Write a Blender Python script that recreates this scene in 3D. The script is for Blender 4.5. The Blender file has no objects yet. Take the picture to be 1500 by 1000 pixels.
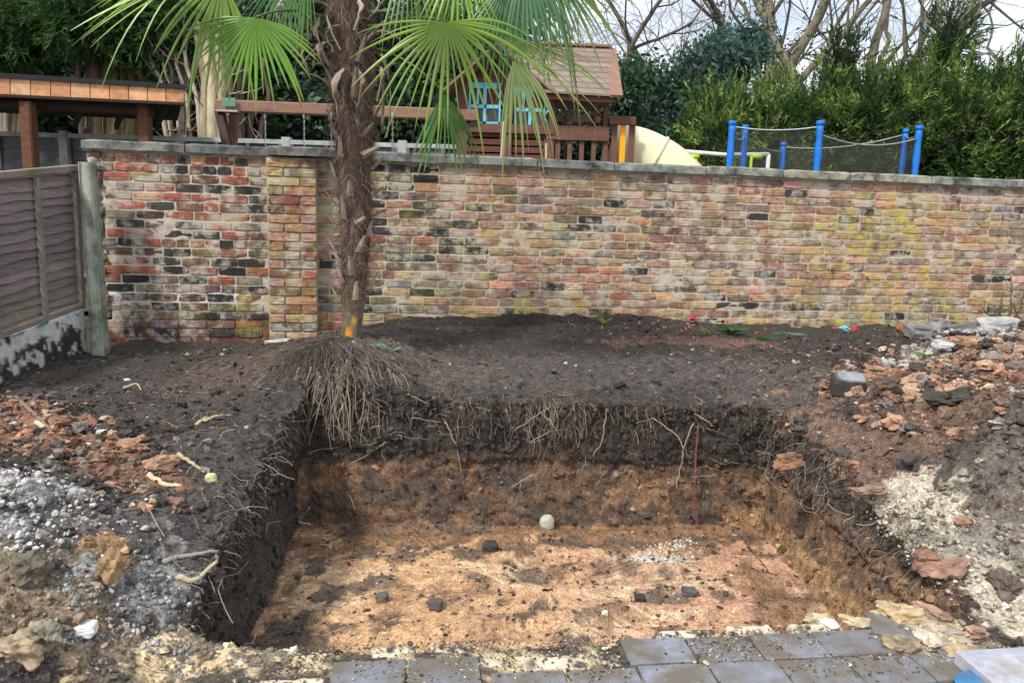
import bpy, math, random
import numpy as np
from mathutils import Matrix, Vector
random.seed(7)
RNG = np.random.default_rng(7)
SC = bpy.context.scene
COL = SC.collection

# ------------------------------------------------------------------ camera, sky, sun
CAM_Z = 1.4
PITCH, ROLL, FPX = math.radians(8.4), math.radians(1.65), 1083.0
cd = bpy.data.cameras.new('camera'); cam = bpy.data.objects.new('camera', cd); COL.objects.link(cam)
cd.sensor_width = 36; cd.lens = 36*FPX/1500; cd.clip_start = .05; cd.clip_end = 300
cam.matrix_world = Matrix.Translation((0, 0, CAM_Z)) @ Matrix.Rotation(math.pi/2-PITCH, 4, 'X') @ Matrix.Rotation(ROLL, 4, 'Z')
SC.camera = cam
SC.view_settings.view_transform = 'Standard'; SC.view_settings.look = 'None'
SC.view_settings.exposure = 0.72; SC.view_settings.gamma = 1
SUN_AZ, SUN_EL = math.radians(218), math.radians(48)     # clockwise from +Y: behind the camera, to the left
w = bpy.data.worlds.new('World'); SC.world = w; w.use_nodes = True
nt = w.node_tree; nt.nodes.clear()
out = nt.nodes.new('ShaderNodeOutputWorld'); bg = nt.nodes.new('ShaderNodeBackground')
sky = nt.nodes.new('ShaderNodeTexSky'); sky.sky_type = 'NISHITA'; sky.sun_disc = False
sky.sun_elevation = SUN_EL; sky.sun_rotation = SUN_AZ; sky.air_density = 1; sky.dust_density = 1.5
tc = nt.nodes.new('ShaderNodeTexCoord'); mp = nt.nodes.new('ShaderNodeMapping'); mp.inputs['Scale'].default_value = (1, 1, 3.2)
nz = nt.nodes.new('ShaderNodeTexNoise'); nz.inputs['Scale'].default_value = 3.2; nz.inputs['Detail'].default_value = 7; nz.inputs['Roughness'].default_value = .55
rp = nt.nodes.new('ShaderNodeValToRGB'); rp.color_ramp.elements[0].position = .36; rp.color_ramp.elements[1].position = .6
rp.color_ramp.elements[0].color = (.45,)*3+(1,); rp.color_ramp.elements[1].color = (1,)*4
mx = nt.nodes.new('ShaderNodeMix'); mx.data_type = 'RGBA'
nz2 = nt.nodes.new('ShaderNodeTexNoise'); nz2.inputs['Scale'].default_value = 5; nz2.inputs['Detail'].default_value = 5
rp2 = nt.nodes.new('ShaderNodeValToRGB')
rp2.color_ramp.elements[0].position = .35; rp2.color_ramp.elements[0].color = (6.2, 6.7, 7.6, 1)
rp2.color_ramp.elements[1].position = .6; rp2.color_ramp.elements[1].color = (8.6, 8.8, 9.2, 1)
L = nt.links.new
L(tc.outputs['Generated'], mp.inputs['Vector']); L(mp.outputs[0], nz.inputs['Vector']); L(mp.outputs[0], nz2.inputs['Vector'])
L(nz.outputs['Fac'], rp.inputs['Fac']); L(nz2.outputs['Fac'], rp2.inputs['Fac']); L(rp.outputs['Color'], mx.inputs['Factor'])
L(sky.outputs[0], mx.inputs[6]); L(rp2.outputs[0], mx.inputs[7]); L(mx.outputs[2], bg.inputs['Color']); L(bg.outputs[0], out.inputs[0])
bg.inputs['Strength'].default_value = .1
sd = bpy.data.lights.new('sun', 'SUN'); sd.energy = 2.2; sd.angle = math.radians(7); sd.color = (1, .95, .87)
so = bpy.data.objects.new('sun', sd); COL.objects.link(so)
sv = Vector((math.sin(SUN_AZ)*math.cos(SUN_EL), math.cos(SUN_AZ)*math.cos(SUN_EL), math.sin(SUN_EL)))
so.rotation_euler = sv.to_track_quat('Z', 'Y').to_euler()

# ------------------------------------------------------------------ surveying helpers
_fw = np.array([0, math.cos(PITCH), -math.sin(PITCH)]); _u0 = np.array([0, math.sin(PITCH), math.cos(PITCH)]); _r0 = np.array([1., 0, 0])
_rt = _r0*math.cos(ROLL)+_u0*math.sin(ROLL); _up = -_r0*math.sin(ROLL)+_u0*math.cos(ROLL)
def _ray(px, py): return _fw+_rt*(px-750)/FPX+_up*(500-py)/FPX
def WZ(px, py, z):
    d = _ray(px, py); return np.array([0, 0, CAM_Z])+d*((z-CAM_Z)/d[2])
def WY(px, py, Y):
    d = _ray(px, py); return np.array([0, 0, CAM_Z])+d*(Y/d[1])

# ------------------------------------------------------------------ noise
_perm = np.random.default_rng(3).permutation(256); _perm = np.concatenate([_perm, _perm, _perm])
_gr = np.random.default_rng(4).normal(size=(256, 3)); _gr /= np.linalg.norm(_gr, axis=1)[:, None]
def pnoise(p):
    p = np.asarray(p, float); i = np.floor(p).astype(int); f = p-i; u = f*f*f*(f*(f*6-15)+10); i &= 255
    def g(dx, dy, dz):
        h = _perm[_perm[_perm[(i[..., 0]+dx) & 255]+((i[..., 1]+dy) & 255)]+((i[..., 2]+dz) & 255)]
        v = _gr[h]; return v[..., 0]*(f[..., 0]-dx)+v[..., 1]*(f[..., 1]-dy)+v[..., 2]*(f[..., 2]-dz)
    a = lambda x, y, t: x+(y-x)*t
    x00 = a(g(0, 0, 0), g(1, 0, 0), u[..., 0]); x10 = a(g(0, 1, 0), g(1, 1, 0), u[..., 0])
    x01 = a(g(0, 0, 1), g(1, 0, 1), u[..., 0]); x11 = a(g(0, 1, 1), g(1, 1, 1), u[..., 0])
    return a(a(x00, x10, u[..., 1]), a(x01, x11, u[..., 1]), u[..., 2])*1.5
def fbm(p, s, o=4, gain=.5):
    r = 0; amp = 1; p = np.asarray(p, float)
    for k in range(o): r = r+amp*pnoise(p*s+17.3*k); s *= 2.03; amp *= gain
    return r
def sst(a, b, x):
    t = np.clip((x-a)/(b-a), 0, 1); return t*t*(3-2*t)

# ------------------------------------------------------------------ mesh helpers
def unit(v):
    v = np.asarray(v, float); return v/max(1e-9, np.linalg.norm(v))
class MB:
    def __init__(s): s.v = []; s.f = []; s.c = []; s.n = 0; s.hascol = False
    def add(s, V, Fs, c=None):
        V = np.asarray(V, float).reshape(-1, 3)
        if not isinstance(Fs, list) or (len(Fs) and not isinstance(Fs[0], np.ndarray)): Fs = [np.asarray(f) for f in ([Fs] if isinstance(Fs, np.ndarray) else [np.array([q for q in Fs if len(q) == k]) for k in sorted({len(q) for q in Fs})])]
        for F_ in Fs:
            if len(F_): s.f.append(F_.astype(int)+s.n)
        s.v.append(V)
        if c is None: c = (1, 1, 1, 1)
        else: s.hascol = True
        c = np.asarray(c, float)
        if c.ndim == 1: c = np.tile(c if len(c) == 4 else np.append(c, 1), (len(V), 1))
        elif c.shape[1] == 3: c = np.hstack([c, np.ones((len(c), 1))])
        s.c.append(c); s.n += len(V); return s
    def box(s, x0, x1, y0, y1, z0, z1, c=None, M=None):
        V = np.array([[x, y, z] for z in (z0, z1) for y in (y0, y1) for x in (x0, x1)], float)
        if M is not None: V = V@M[0].T+M[1]
        return s.add(V, np.array([[0, 2, 3, 1], [4, 5, 7, 6], [0, 1, 5, 4], [1, 3, 7, 5], [3, 2, 6, 7], [2, 0, 4, 6]]), c)
    def beam(s, a, b, w, h, c=None, up=(0, 0, 1), bev=.0):
        a = np.asarray(a, float); b = np.asarray(b, float); d = unit(b-a); u = np.asarray(up, float)
        x = unit(np.cross(d, u)); u = np.cross(x, d); k = min(w, h)*.12
        V = []; pr = [(-w/2+k, -h/2), (w/2-k, -h/2), (w/2, -h/2+k), (w/2, h/2-k), (w/2-k, h/2), (-w/2+k, h/2), (-w/2, h/2-k), (-w/2, -h/2+k)]
        for P_ in (a, b):
            for q in pr: V.append(P_+x*q[0]+u*q[1])
        F_ = [[i, (i+1) % 8, (i+1) % 8+8, i+8] for i in range(8)]
        return s.add(V, [np.array(F_), np.array([[7, 6, 5, 4, 3, 2, 1, 0], [8, 9, 10, 11, 12, 13, 14, 15]])], c)
    def tube(s, pts, rad, n=6, c=None, cap=True):
        pts = np.asarray(pts, float); m = len(pts); rad = np.broadcast_to(rad, (m,))
        t = np.gradient(pts, axis=0); t /= np.linalg.norm(t, axis=1)[:, None]+1e-9
        ref = np.array([0, 0, 1.]) if abs(t[0, 2]) < .8 else np.array([1., 0, 0])
        x = np.cross(t, ref); x /= np.linalg.norm(x, axis=1)[:, None]+1e-9; y = np.cross(t, x)
        a = np.arange(n)*2*np.pi/n
        V = pts[:, None]+rad[:, None, None]*(x[:, None]*np.cos(a)[None, :, None]+y[:, None]*np.sin(a)[None, :, None])
        i = np.arange(m-1)[:, None]*n; j = np.arange(n)[None]; k = (j+1) % n
        Q = np.stack([i+j, i+k, i+n+k, i+n+j], -1).reshape(-1, 4)
        fs = [Q]
        if cap and n > 2: fs.append(np.array([list(range(n))[::-1], list(range((m-1)*n, m*n))]))
        if c is not None and np.ndim(c) == 2 and len(c) == m: c = np.repeat(np.asarray(c), n, axis=0)
        return s.add(V.reshape(-1, 3), fs, c)
    def mesh(s, name, mat=None, off=(0, 0, 0), smooth=False):
        V = np.concatenate(s.v)-np.asarray(off, float); me = bpy.data.meshes.new(name)
        nl = sum(f.size for f in s.f); npoly = sum(len(f) for f in s.f)
        me.vertices.add(len(V)); me.vertices.foreach_set('co', V.astype(np.float32).ravel())
        me.loops.add(nl); me.polygons.add(npoly)
        me.loops.foreach_set('vertex_index', np.concatenate([f.ravel() for f in s.f]).astype(np.int32))
        tot = np.concatenate([np.full(len(f), f.shape[1]) for f in s.f]); st = np.concatenate([[0], np.cumsum(tot)[:-1]])
        me.polygons.foreach_set('loop_start', st.astype(np.int32))
        try: me.polygons.foreach_set('loop_total', tot.astype(np.int32))
        except Exception: pass
        me.update(calc_edges=True); me.validate()
        if s.hascol:
            at = me.color_attributes.new('Col', 'FLOAT_COLOR', 'POINT')
            at.data.foreach_set('color', np.concatenate(s.c).astype(np.float32).ravel())
        me.polygons.foreach_set('use_smooth', np.full(npoly, bool(smooth)))
        if mat: me.materials.append(mat)
        return me
def tag(o, label=None, cat=None, group=None, kind=None):
    if label: o['label'] = label
    if cat: o['category'] = cat
    if group: o['group'] = group
    if kind: o['kind'] = kind
    return o
def empty(name, loc, rz=0, label=None, cat=None, group=None):
    o = bpy.data.objects.new(name, None); COL.objects.link(o); o.location = tuple(float(q) for q in loc); o.rotation_euler = (0, 0, rz); o.empty_display_size = .1
    return tag(o, label, cat, group)
def rootloc(r):
    a = np.zeros(3)
    while r is not None: a += np.array(r.location[:]); r = r.parent
    return a
def part(name, mb, mat, parent, smooth=False, kind=None, label=None):
    o = bpy.data.objects.new(name, mb.mesh(name, mat, rootloc(parent) if parent else (0, 0, 0), smooth)); COL.objects.link(o)
    if parent: o.parent = parent
    return tag(o, label=label, kind=kind)
def thing(name, mb, mat, loc, label, cat, group=None, smooth=False, kind=None):
    o = bpy.data.objects.new(name, mb.mesh(name, mat, loc, smooth)); COL.objects.link(o); o.location = tuple(float(q) for q in loc)
    return tag(o, label, cat, group, kind)
def structure(name, mb, mat, smooth=False):
    o = bpy.data.objects.new(name, mb.mesh(name, mat, (0, 0, 0), smooth)); COL.objects.link(o); o['kind'] = 'structure'; return o
def ico(sub=1):
    t = (1+5**.5)/2
    V = [[-1, t, 0], [1, t, 0], [-1, -t, 0], [1, -t, 0], [0, -1, t], [0, 1, t], [0, -1, -t], [0, 1, -t], [t, 0, -1], [t, 0, 1], [-t, 0, -1], [-t, 0, 1]]
    F_ = [[0, 11, 5], [0, 5, 1], [0, 1, 7], [0, 7, 10], [0, 10, 11], [1, 5, 9], [5, 11, 4], [11, 10, 2], [10, 7, 6], [7, 1, 8], [3, 9, 4], [3, 4, 2], [3, 2, 6], [3, 6, 8], [3, 8, 9], [4, 9, 5], [2, 4, 11], [6, 2, 10], [8, 6, 7], [9, 8, 1]]
    V = [unit(v) for v in V]
    for _ in range(sub):
        c = {}; G = []
        def mid(a, b):
            k = (min(a, b), max(a, b))
            if k not in c: V.append(unit((V[a]+V[b])/2)); c[k] = len(V)-1
            return c[k]
        for a, b, d in F_:
            e, f, g = mid(a, b), mid(b, d), mid(d, a); G += [[a, e, g], [b, f, e], [d, g, f], [e, f, g]]
        F_ = G
    return np.array(V), np.array(F_)
ICO = [ico(0), ico(1), ico(2), ico(3)]
def rotm(rx, ry, rz):
    return np.array(Matrix.Rotation(rz, 3, 'Z') @ Matrix.Rotation(ry, 3, 'Y') @ Matrix.Rotation(rx, 3, 'X'))
def rock(seed, size, sub=2, rough=.28, flat=.0, box=0):
    """an irregular lump: size = three radii"""
    V, F_ = ICO[sub]; V = V.copy()
    if box: V = np.sign(V)*np.abs(V)**(1-box); V /= np.abs(V).max()
    r = 1+rough*fbm(V+seed*7.7, .9, 4, .55); V = V*r[:, None]
    if flat: V[:, 2] = np.clip(V[:, 2], -flat, flat)
    return V*np.asarray(size), F_

# ------------------------------------------------------------------ materials
def nodes(name):
    m = bpy.data.materials.new(name); m.use_nodes = True; t = m.node_tree; b = t.nodes['Principled BSDF']; return m, t, b
def N(t, typ, **kw):
    n = t.nodes.new('ShaderNode'+typ)
    for k, v in kw.items():
        if k[0] == '_': setattr(n, k[1:], v)
        else: n.inputs[k.replace('_', ' ')].default_value = v
    return n
def mix(t, a, b, f, mode='MIX'):
    n = t.nodes.new('ShaderNodeMix'); n.data_type = 'RGBA'; n.blend_type = mode
    for i, q in ((6, a), (7, b), (0, f)):
        if isinstance(q, (int, float)): n.inputs[i].default_value = q
        elif isinstance(q, tuple): n.inputs[i].default_value = q if len(q) == 4 else q+(1,)
        else: t.links.new(q, n.inputs[i])
    return n.outputs[2]
def ramp(t, src, a, b, ca=0., cb=1.):
    n = t.nodes.new('ShaderNodeMapRange'); n.inputs[1].default_value = a; n.inputs[2].default_value = b; n.inputs[3].default_value = ca; n.inputs[4].default_value = cb
    t.links.new(src, n.inputs[0]); return n.outputs[0]
def pos(t): return t.nodes.new('ShaderNodeNewGeometry').outputs['Position']
def objpos(t): return t.nodes.new('ShaderNodeTexCoord').outputs['Object']
def noise(t, scale, detail=5, rough=.6, vec=None, stretch=None):
    n = N(t, 'TexNoise', Scale=scale, Detail=detail, Roughness=rough)
    v = vec if vec is not None else pos(t)
    if stretch:
        m = t.nodes.new('ShaderNodeMapping'); m.inputs['Scale'].default_value = stretch; t.links.new(v, m.inputs['Vector']); v = m.outputs[0]
    t.links.new(v, n.inputs['Vector']); return n.outputs['Fac']
def bump(t, b, srcs):
    prev = None
    for src, st, dist in srcs:
        n = N(t, 'Bump', Strength=st, Distance=dist); t.links.new(src, n.inputs['Height'])
        if prev: t.links.new(prev, n.inputs['Normal'])
        prev = n.outputs['Normal']
    t.links.new(prev, b.inputs['Normal'])
def base(t, col):
    if col == 'attr': n = t.nodes.new('ShaderNodeAttribute'); n.attribute_name = 'Col'; return n.outputs['Color'], n.outputs['Alpha']
    if col == 'obj': n = t.nodes.new('ShaderNodeObjectInfo'); return n.outputs['Color'], n.outputs['Alpha']
    n = t.nodes.new('ShaderNodeRGB'); n.outputs[0].default_value = tuple(col)+(1,); return n.outputs[0], None
def mat(name, col, rough=.8, var=.35, scale=12, bmp=.3, dist=.004, stretch=None, spec=.3, dirt=None, dirtamt=.5, local=False, metal=0, dscale=5):
    m, t, b = nodes(name); c, _ = base(t, col); v = objpos(t) if local else pos(t)
    n1 = noise(t, scale, 7, .65, v, stretch)
    k = ramp(t, n1, .25, .75, 1-var, 1+var); h = N(t, 'VectorMath', _operation='SCALE'); t.links.new(c, h.inputs[0]); t.links.new(k, h.inputs['Scale']); c = h.outputs[0]
    if dirt: c = mix(t, c, dirt, ramp(t, noise(t, dscale, 6, .65, v), .62-dirtamt*.3, .78-dirtamt*.2))
    t.links.new(c, b.inputs['Base Color']); b.inputs['Roughness'].default_value = rough; b.inputs['Specular IOR Level'].default_value = spec; b.inputs['Metallic'].default_value = metal
    if bmp: bump(t, b, [(n1, bmp, dist), (noise(t, scale*6, 4, .6, v, stretch), bmp*.6, dist*.35)])
    return m
def leafmat(name, rough=.5, trans=.3, spec=.4, bmp=0):
    m, t, b = nodes(name); c, _ = base(t, 'attr')
    k = ramp(t, noise(t, 1.3, 4, .6), .3, .7, .75, 1.25); h = N(t, 'VectorMath', _operation='SCALE'); t.links.new(c, h.inputs[0]); t.links.new(k, h.inputs['Scale'])
    t.links.new(h.outputs[0], b.inputs['Base Color']); b.inputs['Roughness'].default_value = rough; b.inputs['Specular IOR Level'].default_value = spec
    tr = N(t, 'BsdfTranslucent'); g = N(t, 'Gamma', Gamma=.85); t.links.new(h.outputs[0], g.inputs[0]); t.links.new(g.outputs[0], tr.inputs['Color'])
    mxs = N(t, 'MixShader'); mxs.inputs[0].default_value = trans
    t.links.new(b.outputs[0], mxs.inputs[1]); t.links.new(tr.outputs[0], mxs.inputs[2])
    t.links.new(mxs.outputs[0], t.nodes['Material Output'].inputs['Surface']); return m

def soilmat():
    m, t, b = nodes('soil'); c, a = base(t, 'attr')
    fine = noise(t, 95, 6, .75); mid = noise(t, 22, 6, .7); big = noise(t, 5, 4, .6)
    k1 = ramp(t, fine, .32, .7, .35, 1.9); k2 = ramp(t, mid, .3, .7, .62, 1.42)
    mu = N(t, 'Math', _operation='MULTIPLY'); t.links.new(k1, mu.inputs[0]); t.links.new(k2, mu.inputs[1])
    h = N(t, 'VectorMath', _operation='SCALE'); t.links.new(c, h.inputs[0]); t.links.new(mu.outputs[0], h.inputs['Scale'])
    # pale grit speckles
    vo = N(t, 'TexVoronoi', Scale=70.); t.links.new(pos(t), vo.inputs['Vector'])
    sp = ramp(t, vo.outputs['Distance'], .12, .2, 1, 0)
    rn = N(t, 'Math', _operation='GREATER_THAN'); se = N(t, 'SeparateColor'); t.links.new(vo.outputs['Color'], se.inputs[0]); t.links.new(se.outputs[0], rn.inputs[0]); rn.inputs[1].default_value = .9
    mm = N(t, 'Math', _operation='MULTIPLY'); t.links.new(sp, mm.inputs[0]); t.links.new(rn.outputs[0], mm.inputs[1])
    c2 = mix(t, h.outputs[0], (.42, .38, .32), mm.outputs[0])
    t.links.new(c2, b.inputs['Base Color']); b.inputs['Roughness'].default_value = .95; b.inputs['Specular IOR Level'].default_value = .18
    bump(t, b, [(big, .4, .03), (mid, .8, .016), (fine, .9, .006)])
    return m
SOIL = soilmat()

def brickmat(name, src):
    m, t, b = nodes(name); c, a = base(t, src)
    n1 = noise(t, 26, 8, .72); n2 = noise(t, 9, 7, .7); n3 = noise(t, 3.2, 6, .68); n4 = noise(t, 60, 5, .7); n5 = noise(t, 14, 7, .72, pos(t), (1, 1, 1.7))
    k = ramp(t, n1, .3, .72, .6, 1.45); h = N(t, 'VectorMath', _operation='SCALE'); t.links.new(c, h.inputs[0]); t.links.new(k, h.inputs['Scale']); c = h.outputs[0]
    c = mix(t, c, (.05, .045, .043), ramp(t, n5, .54, .64, 0, .85))                 # soot
    pale = N(t, 'Math', _operation='ADD'); t.links.new(n2, pale.inputs[0]); t.links.new(ramp(t, n3, .35, .65, -.07, .13), pale.inputs[1])
    c = mix(t, c, (.52, .47, .38), ramp(t, pale.outputs[0], .51, .65, 0, .72))       # lime wash
    lich = N(t, 'Math', _operation='MULTIPLY'); t.links.new(ramp(t, noise(t, 5.5, 9, .78), .47, .62), lich.inputs[0]); t.links.new(a, lich.inputs[1])
    c = mix(t, c, (.48, .40, .09), lich.outputs[0])
    t.links.new(c, b.inputs['Base Color']); b.inputs['Roughness'].default_value = .92; b.inputs['Specular IOR Level'].default_value = .2
    bump(t, b, [(n1, .7, .006), (n4, .6, .002)])
    return m
BRICK_O = brickmat('brick_face', 'obj'); BRICK_A = brickmat('brick_and_mortar', 'attr')
LEAF = leafmat('leaf'); CONIF = leafmat('conifer_leaf', .75, .2, .2); PALM_LEAF = leafmat('palm_leaf', .38, .35, .5)
BARK = mat('bark', 'attr', .95, .5, 14, .8, .02, (1, 1, .25)); FIBRE = mat('fibre', 'attr', .95, .3, 40, .3, .002)
ROOTM = mat('root_skin', 'attr', .85, .35, 60, .4, .001)
WOODG = mat('weathered_timber', (.17, .135, .12), .85, .35, 9, .35, .003, (1, 1, 6), dirt=(.12, .15, .07), dirtamt=.25)
# ================================================================== GROUND AND PIT
CP = [ # surveyed heights: px, py, z
 (165,490,.57),(300,488,.57),(200,512,.52),(430,482,.58),(560,470,.66),(750,468,.71),(1000,478,.70),(1300,478,.70),(1490,484,.74),
 (750,520,.60),(950,530,.60),(1100,520,.62),(600,575,.50),(850,575,.50),(1130,582,.50),(480,520,.66),(430,560,.55),
 (100,555,.45),(60,570,.41),(20,572,.40),(250,560,.48),(300,620,.45),(150,600,.44),(395,640,.44),(350,720,.33),(300,850,.20),(240,970,.03),
 (0,590,.49),(60,612,.49),(130,640,.46),(220,680,.42),(290,705,.38),(120,690,.44),(0,690,.46),(100,790,.35),(0,840,.33),(150,880,.24),(0,960,.20),(150,985,.06),
 (1200,600,.50),(1250,655,.42),(1300,720,.32),(1350,780,.25),(1400,850,.15),(1478,925,.02),(1500,860,.14),(1500,790,.27),
 (1400,580,.68),(1500,545,.84),(1500,640,.66),(1420,690,.47),(1300,570,.58),(1330,540,.60),(1450,520,.78),(1400,505,.74),(1350,650,.50)]
P_ = np.array([WZ(*c) for c in CP])
EX = np.array([(-1.3,1.6,-.02),(0,1.6,-.03),(1.5,1.6,-.03),(2.6,1.6,0),(-3,1.5,.2),(-3.4,3,.45),(-4,4.5,.38),(-4.5,6.5,.6),(3.4,2,.25),(4.2,3,.5),(5,4.5,.8),(5.5,6.6,.8),(0,7,.72),(0,.5,-.03),(3,.5,0),(-3,.5,0),(-1.2,3.95,.47),(0.3,2.3,-.03),(1.2,2.5,-.03)])
P_ = np.vstack([P_, EX])
def _tps(r2): return .5*r2*np.log(r2+1e-9)
_D = ((P_[:, None, :2]-P_[None, :, :2])**2).sum(-1); _n = len(P_)
_A = np.zeros((_n+3, _n+3)); _A[:_n, :_n] = _tps(_D)+np.eye(_n)*.02; _A[:_n, _n] = 1; _A[:_n, _n+1:] = P_[:, :2]; _A[_n:, :_n] = _A[:_n, _n:].T
_W = np.linalg.solve(_A, np.append(P_[:, 2], [0, 0, 0]))
def ground(x, y):
    x = np.asarray(x, float); y = np.asarray(y, float); r = np.full(x.shape, _W[_n])+_W[_n+1]*x+_W[_n+2]*y
    for k in range(_n): r = r+_W[k]*_tps((x-P_[k, 0])**2+(y-P_[k, 1])**2)
    # the heap left by the palm's root ball and the low lip of crumbled earth along the wall
    r = r+.09*np.exp(-(((x+.95)/.42)**2+((y-4.32)/.34)**2)**1.5)
    r = r+.05*np.exp(-((y-(5.72+.148*x))/.16)**2)*sst(-1.3, -.7, x)*(1-sst(1.0, 1.6, x))
    # ditch that bares the footing at the left end of the wall
    r = r-.07*np.exp(-((y-(5.62+.148*x))/.3)**2)*(1-sst(-1.5, -1.1, x))
    return r
FLOOR_Z = -.25
def edge(pts, ns):
    o = []
    for (a, b), n in zip(zip(pts, pts[1:]+pts[:1]), ns):
        t = np.linspace(0, 1, n, endpoint=False)[:, None]; o.append(np.array(a)+(np.array(b)-np.array(a))*t)
    return np.vstack(o)
NS = (280, 190, 240, 190); NA = sum(NS)
def smoothloop(p, k):
    q = np.zeros_like(p)
    for d in range(-k, k+1): q += np.roll(p, d, axis=0)
    return q/(2*k+1)
floorp = smoothloop(edge([(-1.17,3.93),(1.44,4.10),(1.46,2.66),(-.97,2.33)], NS), 5)
rimp = edge([(-1.15,4.00),(1.46,4.12),(1.70,2.56),(-1.02,2.24)], NS)
# the rim bulges: hollow in the middle of the right side, ragged everywhere
ang = np.arange(NA); cen = np.array([.15, 3.2])
wob = fbm(np.c_[np.cos(ang*2*np.pi/NA)*4, np.sin(ang*2*np.pi/NA)*4, ang*0], 1.4, 4, .6)
outd = rimp-cen; outd /= np.linalg.norm(outd, axis=1)[:, None]
front = (sst(NS[0]+NS[1]-8, NS[0]+NS[1]+8, ang)*(1-sst(NS[0]+NS[1]+NS[2]-8, NS[0]+NS[1]+NS[2]+8, ang)))
rimp = smoothloop(rimp, 5)+outd*(wob*.045*(1-front*.7))[:, None]
right = sst(NS[0]-5, NS[0]+40, ang)*(1-sst(NS[0]+150, NS[0]+190, ang)); rimp[:, 0] += .02*right
outp = edge([(-4.4,6.1),(5.3,6.9),(5.3,.9),(-4.4,.9)], NS)
NF, NW, NO = 64, 62, 150
tf = np.sqrt(np.linspace(.0004, 1, NF)); 
cf = np.array([.2, 3.25])
XY = []; Z = []; kind = []
for t in tf: XY.append(cf+(floorp-cf)*t); Z.append(np.full(NA, FLOOR_Z)+.0); kind.append(np.zeros(NA))
rimz = ground(rimp[:, 0], rimp[:, 1])-.03
for k in range(1, NW):
    t = k/(NW-1)
    under = -.05*np.exp(-((t-.52)/.1)**2)*0 + .035*np.sin(t*np.pi)          # the face hollows under the rim
    step = .03*(sst(.5, .56, t)-t)
    XY.append(floorp+(rimp-floorp)*t+outd*(under*(1-front)-step*(1-front))[:, None]); Z.append(FLOOR_Z+(rimz-FLOOR_Z)*t); kind.append(np.full(NA, t))
uo = np.linspace(0, 1, NO+1)[1:]; so_ = (np.exp(1.35*uo)-1)/(np.exp(1.35)-1)
for t in so_:
    q = rimp+(outp-rimp)*t; d = np.linalg.norm(q-rimp, axis=1); XY.append(q); Z.append(ground(q[:, 0], q[:, 1])-.03*np.exp(-d/.05)); kind.append(np.full(NA, 2.))
XY = np.array(XY); Z = np.array(Z); kind = np.array(kind); G = np.dstack([XY, Z])
NR = len(G)
# normals of the smooth sheet
du = np.roll(G, -1, 1)-np.roll(G, 1, 1); dv = np.gradient(G, axis=0)
for _ in range(3): dv = (np.roll(dv, 1, 0)+dv+np.roll(dv, -1, 0))/3
nn = np.cross(du, dv); nn /= np.linalg.norm(nn, axis=2)[..., None]+1e-9
nn *= np.sign((nn*np.array([0, 0, 1]) if False else nn)[NR-5, 5, 2])
nn[:3] = (0, 0, 1)
front2 = (Z < .02) & (kind == 2)
def disp(p, soft):
    a = .022*fbm(p, 3.2, 2)+.016*fbm(p, 11, 3, .6)
    r = 1-np.abs(fbm(p, 24, 3, .6)); b = .010*(r-.6)
    c = .004*fbm(p, 60, 2)
    return a*soft+b+c
soft = np.where(kind == 0, .55, np.where(kind < 2, 1., 1.0))
# trodden terraces are flatter, heaps are rougher
def blob(x, y, cx, cy, rx, ry, rot=0, p=1.0):
    c, s = math.cos(rot), math.sin(rot); a = (x-cx)*c+(y-cy)*s; b = -(x-cx)*s+(y-cy)*c
    return np.exp(-((a/rx)**2+(b/ry)**2)**p)
X_, Y_ = G[..., 0], G[..., 1]
heap = np.clip(blob(X_, Y_, 3.4, 4.2, 1.6, 1.5, 0, 2)+blob(X_, Y_, -2.5, 2.9, 1.2, 1.1, 0, 2)+blob(X_, Y_, 2.6, 3.0, .9, .8, 0, 2), 0, 1)*(kind == 2)
nb = sst(0, .06, np.abs(Y_-(5.8+.148*X_)))
frontflat = 1-.72*((Y_ < 2.75) & (kind == 2) & (X_ > -1.1) & (X_ < 1.9))
D = disp(G, soft*(1+.9*heap))*frontflat
# digger tooth marks down the walls and along the floor
wallm = (kind > 0) & (kind < 1)
D = D+wallm*(.012*np.abs(pnoise(np.dstack([X_*5, Y_*5, G[..., 2]*1.2])))-.004)
D = D+(kind == 0)*.017*np.sin((Y_*math.cos(.18)-X_*math.sin(.18))*2*np.pi/.22+2*fbm(G, 1.5, 2))*.6
G0 = G.copy(); G = G+nn*D[..., None]
hz_ = (heap*.05*np.maximum(0, fbm(G0, 6, 3, .6)))
G[..., 2] += hz_
TOP = G  # displaced grid, used to seat crumbs and roots

# ---- earth colours, by where each kind of earth lies
def wb(px, py, z): q = WZ(px, py, z); return q[0], q[1]
n_big = fbm(G0, 2.3, 4, .55); n_mid = fbm(G0, 7, 4, .6); n_f = fbm(G0, 26, 3, .6)
C = np.zeros(G.shape); C[:] = (.042, .035, .030)
def paint(mask, col, amt=1.0, ragged=.5, lo=.3, hi=.55):
    global C
    m = sst(lo, hi, mask+ragged*(.5*n_mid+.3*n_f+.25*n_big))[..., None]*amt*(mask > .02)[..., None]
    C = C*(1-m)+np.array(col)*m
o = (kind == 2) | (kind > .88)
def reg(px, py, z, rx, ry, rot=0, p=1.2):
    x, y = wb(px, py, z); return blob(X_, Y_, x, y, rx, ry, rot, p)*o
paint(reg(800,535,.6,1.3,.33,.1), (.066,.056,.050), .9)
paint(reg(950,535,.6,.8,.3,.1), (.058,.049,.044), .8)
paint(reg(620,540,.58,.5,.2,.1), (.085,.068,.058), .7)
paint(reg(1180,560,.55,.7,.5,.1), (.075,.062,.055), .8)
paint(reg(230,560,.54,1.1,.55,.1), (.050,.043,.039), .9)
paint(reg(330,545,.54,.45,.35,.1), (.085,.064,.05), .6)
paint(reg(330,650,.46,.45,.3,0), (.06,.052,.047), .8)
paint(reg(700,475,.7,1.2,.10,.148), (.024,.019,.017), 1)
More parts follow.
